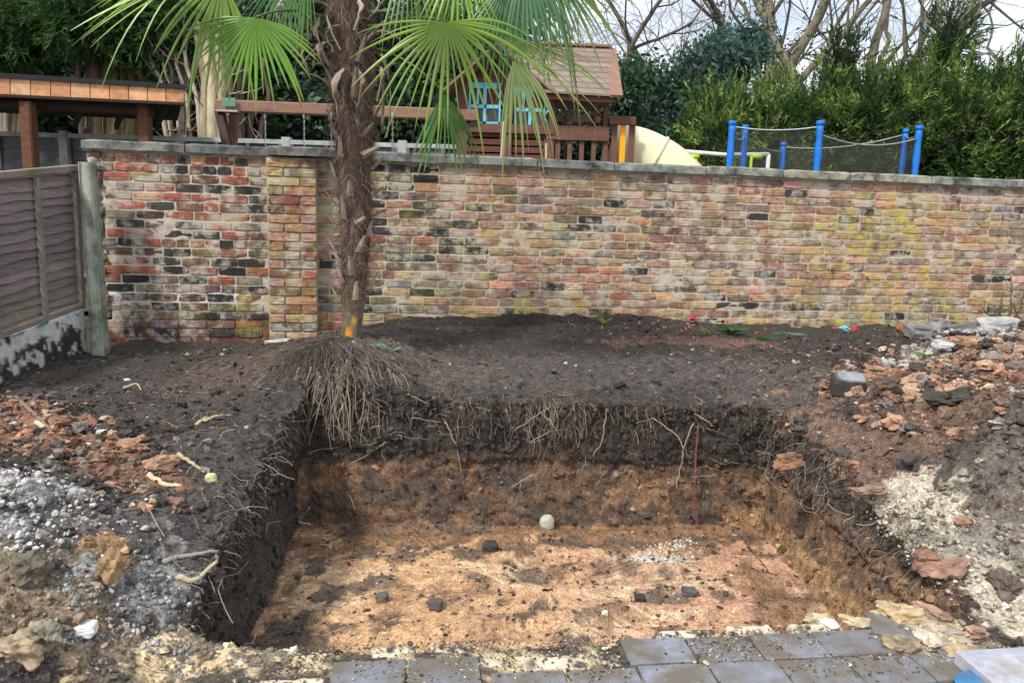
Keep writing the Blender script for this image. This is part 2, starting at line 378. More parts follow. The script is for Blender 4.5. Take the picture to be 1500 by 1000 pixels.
paint(reg(1220,495,.7,1.0,.3,.148), (.04,.033,.029), 1)
paint(reg(1010,492,.7,.7,.14,.148), (.13,.075,.06), .8, .9)
paint(reg(300,482,.6,.8,.12,.148), (.05,.028,.025), .7, .8)
# left heap
paint(reg(40,600,.57,.33,.16,-.75), (.21,.115,.072), 1, .5)
paint(reg(130,645,.5,.38,.13,-.65), (.17,.095,.06), 1, .5)
paint(reg(225,685,.44,.4,.13,-.6), (.21,.12,.07), 1, .5)
paint(reg(150,740,.4,.6,.3,0), (.05,.045,.042), .9)
paint(reg(270,790,.28,.28,.42,0), (.062,.056,.052), .8)
paint(reg(8,735,.42,.34,.24,-.2), (.40,.385,.37), 1, 1.0)
paint(reg(110,770,.36,.34,.14,-.3), (.075,.066,.06), .9, .9)
paint(reg(150,812,.32,.10,.11,0), (.30,.19,.10), 1, .5)
paint(reg(75,840,.31,.22,.12,0), (.11,.09,.068), .9, .7)
paint(reg(125,872,.26,.11,.13,0), (.34,.36,.34), 1, .6)
paint(reg(225,865,.2,.09,.12,0), (.24,.23,.22), 1, 1.2)
paint(reg(190,915,.18,.32,.09,0), (.10,.088,.08), .9, .9)
paint(reg(30,905,.26,.24,.11,0), (.27,.20,.135), 1, .8)
paint(reg(130,950,.1,.3,.07,0), (.24,.18,.12), .9, .9)
paint(reg(40,970,.18,.3,.07,0), (.06,.052,.05), .9, .7)
paint(reg(20,995,.15,.4,.06,0), (.06,.052,.05), .9, .7)
# front bed of mortar sand, stained with soil
band = sst(-1.75, -1.45, X_)*(1-sst(1.5, 1.8, X_))*sst(1.4, 1.6, Y_)*(1-sst(2.9, 3.0, Y_))*o*(Z < .1)
paint(band*.85, (.62,.49,.30), 1, .5)
paint(band*sst(-.08, .3, n_mid+.6*n_f-.12*(X_ > .2)), (.10,.09,.08), .85, .1)
# right side
paint(reg(1330,650,.5,.7,.5,0), (.060,.05,.044), .9)
paint(reg(1450,590,.72,.8,.75,.2), (.135,.09,.066), 1, .8)
paint(reg(1390,535,.66,.9,.28,.5), (.18,.115,.08), 1, .8)
paint(reg(1350,590,.58,.3,.14,.2), (.05,.043,.038), .9, .6)
paint(reg(1430,660,.55,.7,.16,.1), (.07,.058,.05), .9, .8)
paint(reg(1450,690,.5,.5,.12,.1), (.12,.105,.09), .8, .8)
paint(reg(1430,498,.78,.7,.14,.148), (.40,.38,.35), 1, .7)
paint(reg(1400,480,.76,.5,.08,.148), (.36,.34,.32), 1, .7)
for a in ((1325,732,.31,.12,.13),(1360,770,.25,.15,.12),(1410,812,.2,.17,.11),(1460,852,.14,.17,.11),(1500,890,.1,.17,.12),(1500,845,.18,.2,.09)):
    paint(reg(a[0],a[1],a[2],a[3],a[4],-.5), (.47,.42,.33), 1, .75)
paint(reg(1480,760,.36,.35,.1,-.2), (.17,.15,.13), .8, .8)
paint(reg(1480,945,.02,.25,.05,0), (.3,.25,.18), .8, .9)
# floor of the pit: sand and clay, trodden over with topsoil
fl = kind == 0
C[fl] = (.52, .325, .18)
redder = sst(-.2, 1.0, X_+.5*n_big); C = np.where((fl)[..., None], C*(1-redder[..., None])+np.array((.49,.29,.19))*redder[..., None], C)
paint(fl*.5*sst(-.35, .3, n_big), (.60,.43,.27), .7, .6)
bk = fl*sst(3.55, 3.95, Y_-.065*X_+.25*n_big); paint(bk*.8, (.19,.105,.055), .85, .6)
str_ = np.sin((Y_-.2*X_)*2*np.pi/.33+1.5*n_big)
paint(fl*sst(.0, 1.1, .6*str_+1.1*n_mid+.5*n_big), (.11,.088,.072), .8, .5, .15, .75)
paint(fl*sst(.0, .7, fbm(G0, 3.3, 5, .65)), (.26,.15,.09), .6, .5, .2, .7)
paint(fl*sst(.25, .6, n_mid*.9+n_f*.5-.1), (.12,.085,.06), .75, .3)
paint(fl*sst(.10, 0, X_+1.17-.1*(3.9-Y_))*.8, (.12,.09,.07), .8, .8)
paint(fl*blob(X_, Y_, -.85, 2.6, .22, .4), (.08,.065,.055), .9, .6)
paint(fl*blob(X_, Y_, 1.25, 3.1, .16, .7), (.19,.11,.06), .8, .8)
paint(fl*blob(X_, Y_, .85, 3.62, .16, .06), (.5,.5,.44), .9, .6)
# pit walls: black topsoil over brown clay, ochre sand at the foot
wl = (kind > 0) & (kind < 2)
zz = G0[..., 2]+.07*n_big+.03*n_mid
clay = sst(.16, .06, zz+.06*sst(0, 1.4, X_)*(Y_ > 3.9))
cc = np.array((.15,.092,.058))*(1+.35*n_mid[..., None])
C = np.where(wl[..., None], C*(1-clay[..., None])+cc*clay[..., None], C)
paint(wl*clay*sst(-.1, .35, n_big+.5*n_mid), (.22,.135,.08), .8, .4)
paint(wl*clay*sst(.15, .5, n_mid-.3*n_big), (.055,.045,.04), .8, .4)
paint(wl*(ang > NS[0]+NS[1]+NS[2]-10)[None, :]*.75, (.055,.045,.038), .95, .3)  # left wall faces away from the sun: its shade painted into the colour
paint(wl*clay*(Y_ > 3.6)*sst(-.05, .25, fbm(G0, 4.5, 4, .6)), (.06, .05, .042), .75, .3)
foot = wl*sst(-.06, -.2, zz)*sst(1.1, 1.4, X_); paint(foot*.7, (.31,.195,.095), .75, .8)
C = C*(1+.45*np.clip(1-C.mean(-1, keepdims=True)/.12, 0, 1))
C = np.clip(C, .012, .8)
# a thin cover of stray soil everywhere
C *= (1+.22*n_f)[..., None]
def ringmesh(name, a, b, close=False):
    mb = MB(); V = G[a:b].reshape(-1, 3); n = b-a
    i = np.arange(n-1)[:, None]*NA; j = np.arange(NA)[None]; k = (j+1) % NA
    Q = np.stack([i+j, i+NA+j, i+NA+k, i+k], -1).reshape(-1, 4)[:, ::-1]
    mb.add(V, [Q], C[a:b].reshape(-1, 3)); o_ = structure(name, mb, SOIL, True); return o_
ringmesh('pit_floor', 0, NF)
ringmesh('pit_wall', NF-1, NF+NW-1)
ringmesh('ground', NF+NW-2, NR)
def seat(px, py, z):
    """surface point nearest to a surveyed point"""
    q = WZ(px, py, z)[:2]; d = ((TOP[NF+NW:, :, :2]-q)**2).sum(-1); k = np.unravel_index(d.argmin(), d.shape); return np.array([q[0], q[1], TOP[NF+NW+k[0], k[1], 2]])
def fseat(px, py):
    q = WZ(px, py, FLOOR_Z+.01)[:2]; d = ((TOP[:NF, :, :2]-q)**2).sum(-1); k = np.unravel_index(d.argmin(), d.shape); return np.array([q[0], q[1], TOP[k[0], k[1], 2]])

# ---- crumbs: loose earth, grit and clay bits, too many to count
def crumbs(name, n, rings, dens, size, sub=0, colfn=None, label='', cat='', flatten=.7, seed=1):
    r = np.random.default_rng(seed); a, b = rings
    d = dens[a:b].copy(); e1 = np.linalg.norm(np.roll(G0, -1, 1)-G0, axis=2)[a:b]; e2 = np.linalg.norm(np.gradient(G0, axis=0), axis=2)[a:b]
    d = (d*e1*e2).ravel(); d /= d.sum(); k = r.choice(len(d), n, p=d)
    P = TOP[a:b].reshape(-1, 3)[k]+r.normal(0, .006, (n, 3))*np.array([1, 1, .2]); Cc = C[a:b].reshape(-1, 3)[k]
    V0, F0 = ICO[sub]; s = size[0]*(size[1]/size[0])**(r.random(n)**2.6)
    nv = len(V0); base_ = np.stack([np.sign(V0)*np.abs(V0)**(.8)*(1+.85*fbm(V0+q*5.1, 1.5, 2))[:, None] for q in range(12)])
    A = r.random((n, 3))*6.28; ca, sa = np.cos(A[:, 0]), np.sin(A[:, 0]); cb, sb = np.cos(A[:, 1]), np.sin(A[:, 1])
    V = base_[r.integers(0, 12, n)]*(r.uniform(.55, 1.25, (n, 1, 3)))
    x, y, z = V[..., 0], V[..., 1], V[..., 2]; x, z = x*cb[:, None]+z*sb[:, None], -x*sb[:, None]+z*cb[:, None]; x, y = x*ca[:, None]-y*sa[:, None], x*sa[:, None]+y*ca[:, None]
    V = np.stack([x, y, z*flatten], -1)*s[:, None, None]+P[:, None]; V[..., 2] += (s*.02)[:, None]
    Fm = (F0[None]+np.arange(n)[:, None, None]*nv).reshape(-1, 3)
    cc = Cc*np.exp(r.normal(0, .38, (n, 1)))*np.exp(r.normal(0, .03, (n, 3)))
    if colfn is not None: cc = colfn(cc, P, r)
    mb = MB(); mb.add(V.reshape(-1, 3), [Fm], np.repeat(np.clip(cc, .01, .75), nv, 0))
    return thing(name, mb, SOIL, (0, 0, 0), label, cat, kind='stuff')
near = 1/(np.maximum(1.6, Y_))**1.5
vis = ((np.abs(X_) < .75*Y_+.5))
nearwallmask = (Y_ < 5.72+.148*X_)
dd = near*vis*nearwallmask*(1+1.6*heap)*np.where((X_ > -1.0) & (X_ < 1.5) & (Y_ < 2.5), .5, 1)*np.where(blob(X_, Y_, -.3, 4.9, 2.0, .35) > .5, .45, 1)
OUT = (NF+NW-2, NR)
def mixclay(cc, P, r):
    hp = np.clip(blob(P[:, 0], P[:, 1], 3.3, 4.3, 1.2, 1.0, 0, 2)+blob(P[:, 0], P[:, 1], -2.5, 3.4, .6, .5, .5, 2)*.5, 0, 1)
    k = (r.random(len(cc)) < .4*hp); cc[k] = np.array((.33, .19, .12))*np.exp(r.normal(0, .3, (k.sum(), 1)))
    k = (r.random(len(cc)) < .035); cc[k] = np.array((.32, .29, .25))*np.exp(r.normal(0, .3, (k.sum(), 1))); return cc
crumbs('soil_crumbs', 22000, OUT, dd, (.0045, .022), 0, mixclay, 'loose crumbs of dark soil and grit strewn over the ground round the pit', 'soil', seed=1)
crumbs('soil_clods', 900, OUT, dd*(.15+heap), (.012, .036), 1, mixclay, 'bigger clods of broken earth and clay lying on the spoil either side of the pit', 'clods', seed=2)
def fcol(cc, P, r):
    k = r.random(len(cc)) < .75; cc[k] = np.array((.10, .07, .055))*np.exp(r.normal(0, .35, (k.sum(), 1))); k = r.random(len(cc)) < .03; cc[k] = (.45, .42, .38); return cc
fd = (kind == 0)*(.35+sst(-.1, .5, n_mid))*np.where(Y_ > 2.4, 1, .3)
crumbs('floor_crumbs', 3800, (1, NF), fd, (.003, .015), 0, fcol, 'dark soil crumbs scattered over the sandy orange floor of the pit', 'soil', seed=3)
crumbs('wall_crumbs', 6500, (NF, NF+NW), np.ones(kind.shape)*(.25+sst(.3, .9, kind)), (.005, .022), 0, None, 'crumbly earth clinging to the cut sides of the pit', 'soil', seed=4, flatten=1)

rubd = dd*blob(X_, Y_, 2.95, 3.95, 1.05, 1.05, .2, 2)
def rub(cc, P, r):
    t = r.random(len(cc)); pal = np.array([(.34,.21,.14), (.24,.15,.10), (.40,.28,.20), (.085,.07,.06), (.20,.18,.16), (.28,.15,.10)]); return pal[(t*6).astype(int)]*np.exp(r.normal(0, .25, (len(cc), 1)))
crumbs('clay_rubble', 2300, OUT, rubd, (.010, .048), 1, rub, 'broken brown clay and tan lumps covering the heap at the right', 'rubble', seed=6)
rubl = dd*blob(X_, Y_, *WZ(110, 640, .47)[:2], .75, .22, -.65, 2)
crumbs('ridge_crumbs', 420, OUT, rubl, (.010, .032), 1, rub, 'broken clay bits along the brown ridge at the left', 'rubble', seed=7)
# ================================================================== GARDEN WALL
WA = np.array([-3.04, 5.35]); WB = np.array([4.36, 6.45]); WDIR = (WB-WA)/np.linalg.norm(WB-WA); WYAW = math.atan2(WDIR[1], WDIR[0])
WLEN = float(np.linalg.norm(WB-WA))+.9; WTOP = 1.885; COURSE = .0662
def wall_s(px, z=1.2):
    d = _ray(px, 340); n = np.array([-WDIR[1], WDIR[0]]); t = (WA@n)/(d[:2]@n); return float((d[:2]*t-WA)@WDIR)
S_P0, S_P1 = wall_s(395), wall_s(466); S_L = wall_s(1150); S_R = wall_s(1420)
wall = empty('garden_wall', (WA[0], WA[1], 0), WYAW, 'long old brick wall in mixed red, black and ochre bricks with a grey stone coping', 'wall')
def wpart(name, me, loc=(0, 0, 0), col=None, parent=None, kind=None, label=None):
    o = bpy.data.objects.new(name, me); COL.objects.link(o); o.parent = parent or wall; o.location = tuple(float(q) for q in loc)
    if col is not None: o.color = tuple(float(q) for q in col)
    return tag(o, kind=kind, label=label)
def brickgeo(Lx, seed, H=.0580, Dp=.05):
    r = np.random.default_rng(seed); h = Lx/2; k = .0035; j = lambda n: r.normal(0, .0013, (n, 3))
    B = [[-h, Dp, 0], [h, Dp, 0], [h, Dp, H], [-h, Dp, H]]; Fr = [[-h, 0, 0], [h, 0, 0], [h, 0, H], [-h, 0, H]]
    m_ = [[0, 0, 0], [h, 0, H/2], [0, 0, H], [-h, 0, H/2]]
    # outline of the face as 8 points, then an inset ring
    ring = np.array([Fr[0], m_[0], Fr[1], m_[1], Fr[2], m_[2], Fr[3], m_[3]], float); ring[[0, 2, 4, 6]] *= np.array([.985, 1, 1]); ring += j(8)
    ring[[0, 2]] += (0, .002, .002); ring[[4, 6]] += (0, .002, -.002)
    ins = ring.copy(); ins[:, 0] -= np.sign(ins[:, 0])*k; ins[:, 2] += np.where(ins[:, 2] < H*.4, k, np.where(ins[:, 2] > H*.6, -k, 0)); ins[:, 1] -= .0035; ins += j(8)*.8
    back = ring.copy(); back[:, 1] = Dp
    V = np.vstack([back, ring, ins, [[r.normal(0, h*.2), -.0035+r.normal(0, .0012), H/2]]])
    Q = [[i, (i+1) % 8, (i+1) % 8+8, i+8] for i in range(8)]+[[i+8, (i+1) % 8+8, (i+1) % 8+16, i+16] for i in range(8)]
    T = [[i+16, (i+1) % 8+16, 24] for i in range(8)]
    return V, [np.array(Q), np.array(T)]
BG = {}
for Lx, key in ((.191, 's'), (.093, 'h')): BG[key] = [brickgeo(Lx, 100+i+len(key)*ord(key)) for i in range(7)]
BM = {k: [(lambda mb: mb.mesh('brick', BRICK_O))(MB().add(*g)) for g in v] for k, v in BG.items()}
RED, BLK, BRN, ORG, OCH, PNK, PUR, GRY, OLV = (.32,.085,.05), (.042,.037,.04), (.155,.078,.052), (.42,.19,.095), (.40,.27,.12), (.40,.18,.14), (.19,.125,.12), (.19,.17,.155), (.16,.135,.085)
def palette(s, z, r):
    if s < S_P0: 
        if z < .9: P = [(BLK, .22), (GRY, .16), (BRN, .2), (OLV, .22), (RED, .08), (PUR, .12)]
        else: P = [(RED, .36), (BLK, .27), (BRN, .18), (PUR, .1), (GRY, .06), (ORG, .03)]
    elif s < S_P1: P = [(ORG, .25), (RED, .12), (OCH, .15), (PNK, .22), (GRY, .12), (BRN, .14)]
    elif s < S_P1+.95: P = [(BRN, .22), (OLV, .18), (BLK, .2), (RED, .1), (OCH, .16), (GRY, .14)]
    elif s < S_L: P = [(ORG, .2), (PNK, .26), (RED, .07), (OCH, .14), (BLK, .09), (PUR, .1), (GRY, .07), (BRN, .07)]
    else: P = [(ORG, .18), (PNK, .19), (OCH, .2), (BLK, .08), (PUR, .13), (GRY, .16), (BRN, .06)]
    x = r.random()*sum(p[1] for p in P)
    for c, w_ in P:
        x -= w_
        if x < 0: break
    c = np.array(c); f_ = float(fbm(np.array([s*.9, z*1.6, 3.7]), 1, 3)); reg_ = np.array(PNK if f_ > .12 else (ORG if f_ > -.08 else (OCH if f_ > -.3 else GRY))); c = c if c.mean() < .06 or s < S_P1 else c*.66+reg_*.34; c = c.mean()+(c-c.mean())*.84; return c*np.exp(r.normal(0, .2))*np.exp(r.normal(0, .04, 3))
def lichen(s, z, r=None):
    a = 1.3*np.exp(-((s-(S_L+S_R)/2-.0+.2*(z-1.2))/.62)**2)*sst(2.0, 1.5, z)+.35*np.exp(-((s-2.9)/.55)**2)+.03
    a = a+.5*sst(.98, .74, z)*(s > S_P0-.3)
    if np.ndim(a) == 0: a = a+(r.normal(0, .15) if r else 0)
    return np.clip(a, 0, 1)
rb = np.random.default_rng(21); bricks = []
ncrs = 20; ztop = WTOP
for c_ in range(ncrs):
    z = ztop-COURSE*(c_+1); header = c_ in (0, 1) or c_ in (9,); s = -.02+(.0 if c_ % 2 else -.098)+rb.normal(0, .01)
    # the left end is ragged where an old return was broken away
    start = .02+.10*abs(float(pnoise(np.array([c_*.9, 3.3, 0])))) + (.05 if c_ % 2 else 0)
    while s < WLEN:
        left_hdr = header and s < 1.6
        Lb = .100 if (left_hdr or (not header and rb.random() < .06)) else .199
        if s+Lb*.5 > start and not (S_P0+.03 < s+Lb/2 < S_P1-.06):
            a, b_ = s, s+Lb
            if a < S_P0-.0 < b_ or a < S_P1 < b_: pass
            bricks.append((s+Lb/2, z, 'h' if Lb < .15 else 's', palette(s, z, rb), lichen(s, z, rb)))
        s += Lb+rb.normal(0, .003)
pier_bricks = []
for c_ in range(20):
    z = ztop-COURSE*(c_+1)-.002; wd = S_P1-S_P0; s = S_P0+.004; first = c_ % 2
    for Lb in ((.100, .199) if first else (.199, .100)):
        pier_bricks.append((s+Lb/2*(wd/.299), z, 'h' if Lb < .15 else 's', palette(s+.01, z, rb), .25+rb.random()*.25, wd/.299)); s += Lb*(wd/.299)
bricks.sort(key=lambda q: q[0])
NB = 300-len(pier_bricks)
for i, (s, z, k, c, l) in enumerate(bricks[:NB]):
    o = wpart('brick', BM[k][i % 7], (s, rb.normal(0, .0022), z), (*c, l)); o.rotation_euler = (0, rb.normal(0, .006), rb.normal(0, .006)); o.scale = (rb.uniform(.97, 1.0), 1, rb.uniform(.94, 1.0))
mb = MB()
for i, (s, z, k, c, l) in enumerate(bricks[NB:]):
    V, F_ = BG[k][i % 7]; V = V.copy()*np.array([rb.uniform(.97, 1.0), 1, rb.uniform(.94, 1.0)]); t = rb.normal(0, .006); V = V@rotm(0, t, 0).T
    mb.add(V+np.array([s, rb.normal(0, .0022), z]), F_, (*c, l))
wpart('brick', mb.mesh('brick', BRICK_A), kind='stuff')
pier = wpart('pier', None); 
pm = MB(); pm.box(S_P0+.002, S_P1-.002, -.1, .04, .45, WTOP-.004, (.40, .35, .27, .3)); pb = wpart('pier', pm.mesh('pier', BRICK_A)); bpy.data.objects.remove(pier); pier = pb
for i, (s, z, k, c, l, sc) in enumerate(pier_bricks):
    o = wpart('brick', BM[k][(i*3) % 7], (s, -.112+rb.normal(0, .0015), z), (*c, l), pier); o.scale = (sc*.985, 1, 1); o.rotation_euler = (0, rb.normal(0, .005), 0)
# lime mortar body, its surface standing almost flush and smeared in places
gx = np.linspace(-.0, WLEN, 520); gz = np.linspace(.35, WTOP, 110); SX, SZ = np.meshgrid(gx, gz, indexing='ij')
pw = np.stack([SX, SZ*0, SZ], -1); yy = .003+.003*fbm(pw, 9, 3)+.004*fbm(pw, 2.5, 2)
yy = np.where(SX < .09+.06*pnoise(np.stack([SX*0, SX*0, SZ*9], -1)), yy+.03+.02*fbm(pw, 14, 3), yy)
mc = np.zeros(SX.shape+(4,)); mc[..., :3] = (.46, .40, .30); mc[..., 3] = lichen(SX, SZ)*.7
lf = (SX < S_P0)[..., None]; mc[..., :3] = np.where(lf, np.array((.48, .42, .34)), mc[..., :3])
m_ = (sst(.0, .25, fbm(pw, 3, 3)+.1)*(SX < 1.0)*sst(1.15, .85, SZ)*sst(.68, .8, SZ))[..., None]; mc[..., :3] = mc[..., :3]*(1-m_)+np.array((.6, .6, .58))*m_
m_ = (sst(.80, .72, SZ+.05*fbm(pw, 5, 3))*(SX < 1.6))[..., None]; mc[..., :3] = mc[..., :3]*(1-m_)+np.array((.11, .10, .06))*m_
m_ = (sst(.70, .62, SZ+.05*fbm(pw, 5, 3))*(SX < S_P1+.1))[..., None]; mc[..., :3] = mc[..., :3]*(1-m_)+np.array((.16, .06, .045))*m_
mb = MB(); i = np.arange(519)[:, None]*110; j = np.arange(109)[None]
mb.add(np.stack([SX, yy, SZ], -1).reshape(-1, 3), [np.stack([i+j, i+110+j, i+111+j, i+j+1], -1).reshape(-1, 4)], mc.reshape(-1, 4))
mb.box(.0, WLEN, .09, .215, .3, WTOP-.01, (.4, .35, .28, .2))
wpart('mortar', mb.mesh('mortar', BRICK_A, smooth=True))
STONE = mat('coping_stone', 'obj', .95, .45, 14, .8, .006, dirt=(.05, .052, .046), dirtamt=.6, dscale=9)
# broken stone at the ragged left end
for k in range(11):
    z = .72+k*.108; V, F_ = rock(300+k, (.055, .05, .045), 2, .4, box=.4); me = MB().add(V, F_).mesh('broken_brick', BRICK_O)
    wpart('broken_brick', me, (.03+.025*math.sin(k*2.1), .03, z), (*[(.45,.40,.33), (.25,.13,.09), (.40,.36,.31), (.18,.15,.14)][k % 4], .1))
# coping stones
s = .0; ci = 0; cut = [wall_s(p) for p in (128, 277, 398, 520, 640, 783, 894, 1026, 1138, 1235, 1352, 1462, 1590, 1720)]
for a, b_ in zip(cut[:-1], cut[1:]):
    ci += 1; r = np.random.default_rng(500+ci); nx, m = 14, []
    L0, L1 = a+.004, b_-.004; ys = (-.045, -.045, -.037, .24, .25); zs = (0, .052, .064, .07, 0)
    if ci == 3: ys = (-.15, -.15, -.14, .24, .25)
    V = []
    for x in np.linspace(L0, L1, nx):
        e = .006*math.exp(-min(x-L0, L1-x)/.012)
        for y, z in zip(ys, zs): V.append([x, y+(e if y < 0 else 0)+.005*float(pnoise(np.array([x*9, z*40, ci]))), z-(e if z > 0 else 0)+.004*float(pnoise(np.array([x*7, y*9, ci+5.5])))])
    Q = [[i*5+j, i*5+(j+1) % 5, (i+1)*5+(j+1) % 5, (i+1)*5+j] for i in range(nx-1) for j in range(5)]
    me = MB().add(V, [np.array(Q), np.array([[4, 3, 2, 1, 0], list(range((nx-1)*5, nx*5))])]).mesh('coping_stone', STONE)
    col = [(.17,.175,.155), (.12,.13,.125), (.13,.135,.12), (.15,.16,.15), (.17,.18,.165), (.2,.205,.185), (.19,.2,.18), (.2,.21,.18), (.24,.23,.18), (.27,.25,.19), (.2,.2,.18), (.17,.17,.16), (.18,.18,.16)][ci-1]
    o = wpart('coping_stone', me, (0, 0, WTOP+.012+r.normal(0, .002)), (*(np.array(col)*1.35), 1))
me = MB().box(-.02, WLEN, -.02, .22, WTOP-.002, WTOP+.014, (.3, .27, .22, .2)).mesh('coping_bed', BRICK_A); wpart('coping_bed', me)

# ================================================================== NEAR FENCE, LEFT
SLAT = mat('fence_slat', 'obj', .88, .4, 7, .5, .004, (1.2, 1.2, 9), dirt=(.16, .19, .05), dirtamt=.1, dscale=3)
CONC = mat('concrete', 'attr', .93, .35, 16, .6, .006, dirt=(.10, .13, .08), dirtamt=.55, dscale=6)
fp0 = np.array([-3.05, 5.20]); fdir = unit(np.array([-.09, -.8])); fn = np.array([-fdir[1], fdir[0]])  # fn faces the garden
if fn[0] < 0: fn = -fn
def F3(s, z, o=0.): # along the fence towards the camera, s metres; the run falls with the ground
    q = fp0+fdir*s+fn*o; return np.array([q[0], q[1], z-.15*s])
panel = empty('fence_panel', F3(.08, .75), 0, 'brown waneylap timber fence panel with vertical battens, beside the brick wall on the left', 'fence')
zt, zb = 1.765, .80; nsl = 15; rr = np.random.default_rng(5); hgt = (zt-zb-.06)/nsl
for k in range(nsl):
    z1 = zt-.05-k*hgt; V = []; nx = 26
    for i_, s in enumerate(np.linspace(.05, 1.95, nx)):
        wv = .006*math.sin(s*9+k*2.3)+.004*math.sin(s*23+k)
        V += [F3(s, z1+.006, .004), F3(s, z1-hgt-.012+wv, .026+.003*math.sin(s*5+k)), F3(s, z1-hgt-.012+wv, .018), F3(s, z1+.006, -.002)]
    Q = [[i*4+j, i*4+(j+1) % 4, (i+1)*4+(j+1) % 4, (i+1)*4+j] for i in range(nx-1) for j in range(4)]
    g = k/nsl; c = np.array((.225, .18, .168))*(1-.1*g)*rr.uniform(.85, 1.2)+np.array((.0, .022, -.03))*max(0, g-.68)*3
    o = part('slat', MB().add(V, [np.array(Q)]), SLAT, panel); o.color = (*np.clip(c, .02, 1), 1)
BATT = mat('batten', (.24, .20, .175), .88, .35, 9, .5, .004, (1, 1, .3), dirt=(.13, .15, .08), dirtamt=.3)
for s in (.045, .40, .80, 1.25, 1.7): part('batten', MB().beam(F3(s, zb-.0, .038), F3(s, zt-.045, .038), .035, .028, up=(fn[0], fn[1], 0)), BATT, panel)
part('top_rail', MB().beam(F3(.03, zt-.012, .03), F3(1.98, zt-.012, .03), .055, .045), BATT, panel)
part('bottom_rail', MB().beam(F3(.03, zb+.012, .03), F3(1.98, zb+.012, .03), .04, .04), BATT, panel)
gb = empty('gravel_board', F3(.08, .5), 0, 'pale concrete gravel board caked with dark soil under the brown fence panel', 'gravel board')
nx, nz_ = 90, 22; V = []; cc = []
for i in range(nx):
    for j in range(nz_+2):
        s = .05+1.95*i/(nx-1); z = .45+(.795-.45)*min(j, nz_-1)/(nz_-1); p = F3(s, z, .05 if j < nz_ else (.045 if j == nz_ else -.01))
        if j >= nz_: p[2] = F3(s, .80 if j == nz_ else .80)[2]
        n1 = float(fbm(p, 11, 4, .65)); n2 = float(fbm(p*np.array([1, 1, .5]), 22, 3)); h = (z-.45)/.35
        d = n1*.9+n2*.5+(.60-h)*1.0
        V.append(p+np.array([fn[0], fn[1], 0])*(.012*max(0, d))); k = float(sst(-.05, .22, d)); k *= (j < nz_)
        cc.append(np.array((.58, .59, .56))*(1-k)+np.array((.05, .041, .035))*k)
Q = [[i*(nz_+2)+j, (i+1)*(nz_+2)+j, (i+1)*(nz_+2)+j+1, i*(nz_+2)+j+1] for i in range(nx-1) for j in range(nz_+1)]
CONCP = mat('pale_board', 'attr', .93, .25, 16, .6, .006, dirt=(.25, .28, .22), dirtamt=.1, dscale=6)
part('board', MB().add(V, [np.array(Q)], np.array(cc)), CONCP, gb, True)
part('back_edge', MB().beam(F3(.05, .62, -.005), F3(2.0, .62, -.005), .02, .34, (.3, .31, .29)), CONC, gb)
V = []; p0, p1 = WY(147, 500, 5.13), WY(128, 238, 5.13); p0[2] = .40
mb = MB()
n = 26
for i in range(n):
    q = p0+(p1-p0)*i/(n-1); w_ = .046
    for a, b_ in ((-1, -1), (1, -1), (1, 1), (-1, 1)):
        for e in (0, 1):
            k = .72 if e == (a*b_ < 0) else 1
            V.append(q+np.array([a*w_*(1 if (e == 0) else .74), b_*w_*(.74 if e == 0 else 1), 0])+.003*np.array([float(pnoise(q*12+a)), float(pnoise(q*12+b_+5)), 0]))
V = np.array(V).reshape(n, 8, 3)[:, [1, 0, 2, 3, 5, 4, 6, 7]].reshape(-1, 3)
Q = [[i*8+j, i*8+(j+1) % 8, (i+1)*8+(j+1) % 8, (i+1)*8+j] for i in range(n-1) for j in range(8)]
mb.add(V, [np.array(Q), np.array([list(range((n-1)*8, n*8))])], (.34, .36, .29))
thing('concrete_post', mb, CONC, p0, 'green stained concrete fence post at the corner between brown fence and brick wall', 'post')
# torn green membrane caught along the bottom rail
V = []; nx = 40
for i in range(nx):
    s = .35+1.2*i/(nx-1)
    for j in range(3): V.append(F3(s, .785+.012*j*(.6+.4*math.sin(s*17)), .055+.012*math.sin(s*31+j)-.01*j))
MEMB = mat('green_membrane', (.05, .20, .12), .6, .5, 20, .4, .004)
thing('torn_membrane', MB().add(V, [np.array([[i*3+j, i*3+3+j, i*3+4+j, i*3+1+j] for i in range(nx-1) for j in range(2)])]), MEMB, F3(.8, .8), 'strip of torn green membrane along the foot of the brown fence panel', 'membrane')

# ================================================================== PALM
PX, PY = WY(515, 500, 4.35)[0], 4.35; PZ = float(ground(PX, PY))
palm = empty('palm_tree', (PX, PY, PZ), 0, 'fan palm with shaggy brown trunk and dangling bare roots at the pit edge', 'palm')
cl = [WY(514, 505, 4.35), WY(516, 470, 4.35), WY(519, 400, 4.35), WY(521, 320, 4.33), WY(518, 240, 4.33), WY(519, 180, 4.33), WY(516, 120, 4.33), WY(514, 60, 4.32), WY(512, 0, 4.32), WY(510, -60, 4.32), WY(508, -120, 4.32)]
cl[0][2] = PZ-.06; cl = np.array(cl); rad = np.array([.078, .084, .110, .125, .140, .156, .158, .165, .165, .14, .10])*.68
tt = np.linspace(0, len(cl)-1, 260); C3 = np.stack([np.interp(tt, range(len(cl)), cl[:, k]) for k in range(3)], 1)
for _ in range(30): C3[1:-1] = (C3[:-2]+C3[1:-1]*2+C3[2:])/4
R3 = np.interp(tt, range(len(rad)), rad); n = 56; V = []; a = np.arange(n)*2*np.pi/n
for q, r_ in zip(C3, R3):
    d = np.c_[np.cos(a), np.sin(a), a*0]; p = q+d*r_; k = 1+.10*fbm(p*np.array([1, 1, .45]), 11, 3)+.07*np.abs(fbm(p*np.array([1, 1, .3]), 34, 2)); V.append(q+d*(r_*k)[:, None])
V = np.array(V).reshape(-1, 3); i = np.arange(259)[:, None]*n; j = np.arange(n)[None]; k = (j+1) % n
